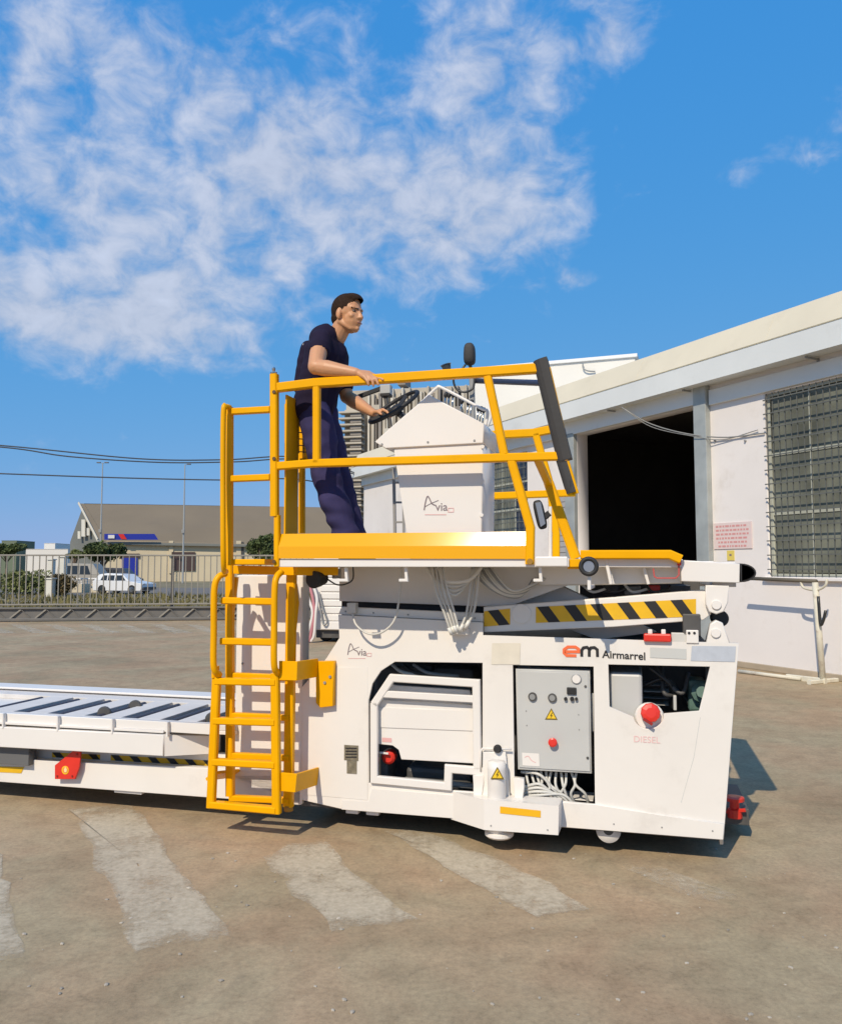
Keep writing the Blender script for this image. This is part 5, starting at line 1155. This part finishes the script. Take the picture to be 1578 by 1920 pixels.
slab('pilaster', 317, 325, 1014, 1075, cream2, wh); slab('pilaster', 443, 452, 1014, 1075, cream2, wh); slab('downpipe', 453, 457, 1016, 1070, darkg, wh)
for (x0, x1, y0, y1) in ((153, 159, 974, 1006), (163, 167, 990, 1004), (146, 150, 996, 1010)):
    slab('gable_window', x0, x1, y0, y1, pale, wh, off_=-.65, fr_=GW)
sg = thing('shop_sign', 'long blue sign band with white and red patches on the warehouse eave', 'sign', o0)
def signq(name, pts, mat, off_): 
    o = quad(name, [WF.wld(WF.P(x, y, -off_)) for x, y in pts], mat, sg, o0); o.modifiers.new('t', 'SOLIDIFY').thickness = .12; return o
signq('band', [(196, 1012), (297, 1012), (290, 1001), (196, 1001)], blued, .95)
signq('white_patch', [(203, 1009.5), (215, 1009.5), (215, 1003), (203, 1003)], white2, 1.1); signq('red_patch', [(228, 1011), (238, 1011), (232, 1001.5), (222, 1001.5)], red, 1.1)
# distant sheds on the left
boxpx('distant_shed', 'wide pale distant shed far beyond the gate', 'building', 48, 128, 1030, 1062, 150, 12, M('far_white', (.72, .68, .62), .8))
boxpx('distant_shed', 'small white distant shed stepping above the wide pale one', 'building', 82, 104, 1019, 1062, 165, 8, M('far_white2', (.78, .75, .7), .8))
boxpx('distant_shed', 'green roofed distant shed behind the low wide tree', 'building', 2, 32, 1014, 1062, 170, 8, M('far_green', (.15, .18, .12), .8))
# cars
def car(name, label, px, py, Y, length, height, deg, paintm, van=False):
    p = at_depth(px, py, Y); t = thing(name, label, 'van' if van else 'car', (p.x, Y, -.02), deg); hl = length / 2; wd2 = .82; H_ = height
    low_ = [(-hl, .35), (-hl + .05, .2), (hl - .1, .2), (hl, .38), (hl - .02, H_ * .5), (hl - .9, H_ * .62), (-hl + .02, H_ * .66)] if not van else [(-hl, .35), (-hl + .05, .22), (hl - .05, .22), (hl, .4), (hl - .05, H_ * .48), (hl - .5, H_ * .56), (-hl, H_ * .58)]
    top_ = [(hl - .95, H_ * .61), (hl - 1.5, H_ * .95), (-hl + 1.0, H_), (-hl + .35, H_ * .94), (-hl + .05, H_ * .65)] if not van else [(hl - .5, H_ * .55), (hl - 1.1, H_ * .97), (-hl + .1, H_), (-hl + .02, H_ * .57)]
    def ext(pts, half, taper=0):
        bm = bmesh.new(); n = len(pts); zmax = max(z for x, z in pts); zmin = min(z for x, z in pts)
        A = [bm.verts.new((x, -half + taper * (z - zmin) / (zmax - zmin), z)) for x, z in pts]; B = [bm.verts.new((x, half - taper * (z - zmin) / (zmax - zmin), z)) for x, z in pts]
        for i in range(n): bm.faces.new((A[i], A[(i + 1) % n], B[(i + 1) % n], B[i]))
        bm.faces.new(A); bm.faces.new(B[::-1]); bmesh.ops.bevel(bm, geom=bm.edges[:], offset=.035, segments=2, affect='EDGES'); return bm
    from_bm('body', ext(low_, wd2), paintm, t); from_bm('cabin', ext(top_, wd2 - .04, .12), paintm, t)
    z0, z1 = (H_ * .66, H_ * .9) if not van else (H_ * .56, H_ * .9); xa, xb = -hl + .5, hl - 1.45
    nwin = 3
    for s in (-1, 1):
        for i in range(nwin):
            a, c = xa + (xb - xa) * i / nwin + .04, xa + (xb - xa) * (i + 1) / nwin - .04
            me = bpy.data.meshes.new('side_window'); y = s * (wd2 - .035); y2 = s * (wd2 - .12)
            me.from_pydata([(a, y, z0), (c + (.3 if i == nwin - 1 else 0), y, z0), (c, y2, z1), (a + (.15 if i == 0 else 0), y2, z1)], [], [(0, 1, 2, 3)]); link('side_window', me, glass_d, t)
    for x in (-hl + .68, hl - .72):
        for s in (-1, 1):
            w_ = turned('wheel', (x, s * wd2 * .99, .3), (0, s, 0), [(.22, -.16), (.3, -.14), (.3, .0), (.26, .02)], black, t, 18); turned('rim', (x, s * wd2 * .99, .3), (0, s, 0), [(.19, .0), (.17, .025), (.05, .03)], chrome, w_, 12)
    box('bumper', (hl - .05, -.7, .28), (hl + .05, .7, .45), darkg, t, .02); box('bumper', (-hl - .05, -.7, .28), (-hl + .05, .7, .45), paintm, t, .02)
    for s in (-1, 1): box('headlight', (hl - .1, s * .55 - .12, .55), (hl + .0, s * .55 + .12, .68), chrome, t, .02); box('tail_light', (-hl - .015, s * .62 - .08, .6), (-hl + .05, s * .62 + .08, .8), red, t, .02)
carw = M('white_car_paint', (.78, .78, .77), .25, coat=.5); 
car('parked_car', 'small white hatchback parked on the street behind the gate', 235, 1062, 51.5, 3.55, 1.32, 14, carw)
car('parked_van', 'cream van with dark windows parked behind the garden wall', 162, 1062, 61, 3.9, 2.0, 4, M('cream_van_paint', (.36, .33, .28), .4), True)
car('parked_van', 'dark grey van parked behind the white hatchback', 226, 1062, 63, 3.2, 1.65, 6, M('dark_car_paint', (.05, .05, .06), .3), True)
# lamp posts and cables
def lamp(label, px, ytop, Y, double):
    p = at_depth(px, ytop, Y); t = thing('street_lamp', label, 'street lamp', (p.x, Y, -.03)); h = p.z + .03
    turned('pole', (0, 0, 0), (0, 0, 1), [(.11, 0), (.09, h * .4), (.05, h)], M('lamp_pole', (.42, .42, .40), .5, .3), t, 10)
    for s in ((-1, 1) if double else (1,)): bar('arm', [(0, 0, h - .05), (s * .25, 0, h + .02)], .05, .05, midg, t); box('lamp_head', (s * .22, -.12, h - .02), (s * .62, .12, h + .09), M('lamp_head', (.12, .12, .13), .5), t, .02)
    box('control_box', (-.15, -.25, h * .42), (.15, -.08, h * .42 + .35), midg, t)
lamp('tall street lamp with twin heads in front of the warehouse', 193, 868, 84, True); lamp('tall street lamp with single head in front of the warehouse', 347, 871, 84, False)
up2 = at_depth(-330, 1062, 26); pole = thing('utility_pole', 'wooden utility pole carrying the overhead cables', 'pole', (up2.x, 26, -.03))
turned('shaft', (0, 0, 0), (0, 0, 1), [(.15, 0), (.10, 7.2)], barkm, pole, 10)
cabm = M('overhead_cable', (.045, .05, .06), .6)
def cable(label, pts): o = hose('overhead_cable', pts, .022, cabm); tag(o, label, 'cable'); return o
hallend = H.wld((uf, -.05, wt - .2))
cable('upper of two thin twisted cables crossing the sky to the hall', [at_depth(-330, 812, 26), at_depth(0, 835, 26.5), at_depth(260, 860, 27.2), at_depth(420, 862, 27.8), at_depth(560, 857, 28.3), hallend + Vector((0, 0, .05))])
cable('slacker of two thin twisted cables crossing the sky to the hall', [at_depth(-330, 815, 26), at_depth(0, 838, 26.5), at_depth(130, 856, 26.8), at_depth(300, 867, 27.3), at_depth(440, 866, 27.8), at_depth(560, 862, 28.3), hallend])
cable('lowest single cable below the twisted pair across the sky', [at_depth(-330, 876, 26), at_depth(0, 888, 26.5), at_depth(230, 896, 27.2), at_depth(420, 900, 27.8), at_depth(560, 899, 28.3), hallend + Vector((0, 0, -.6))])
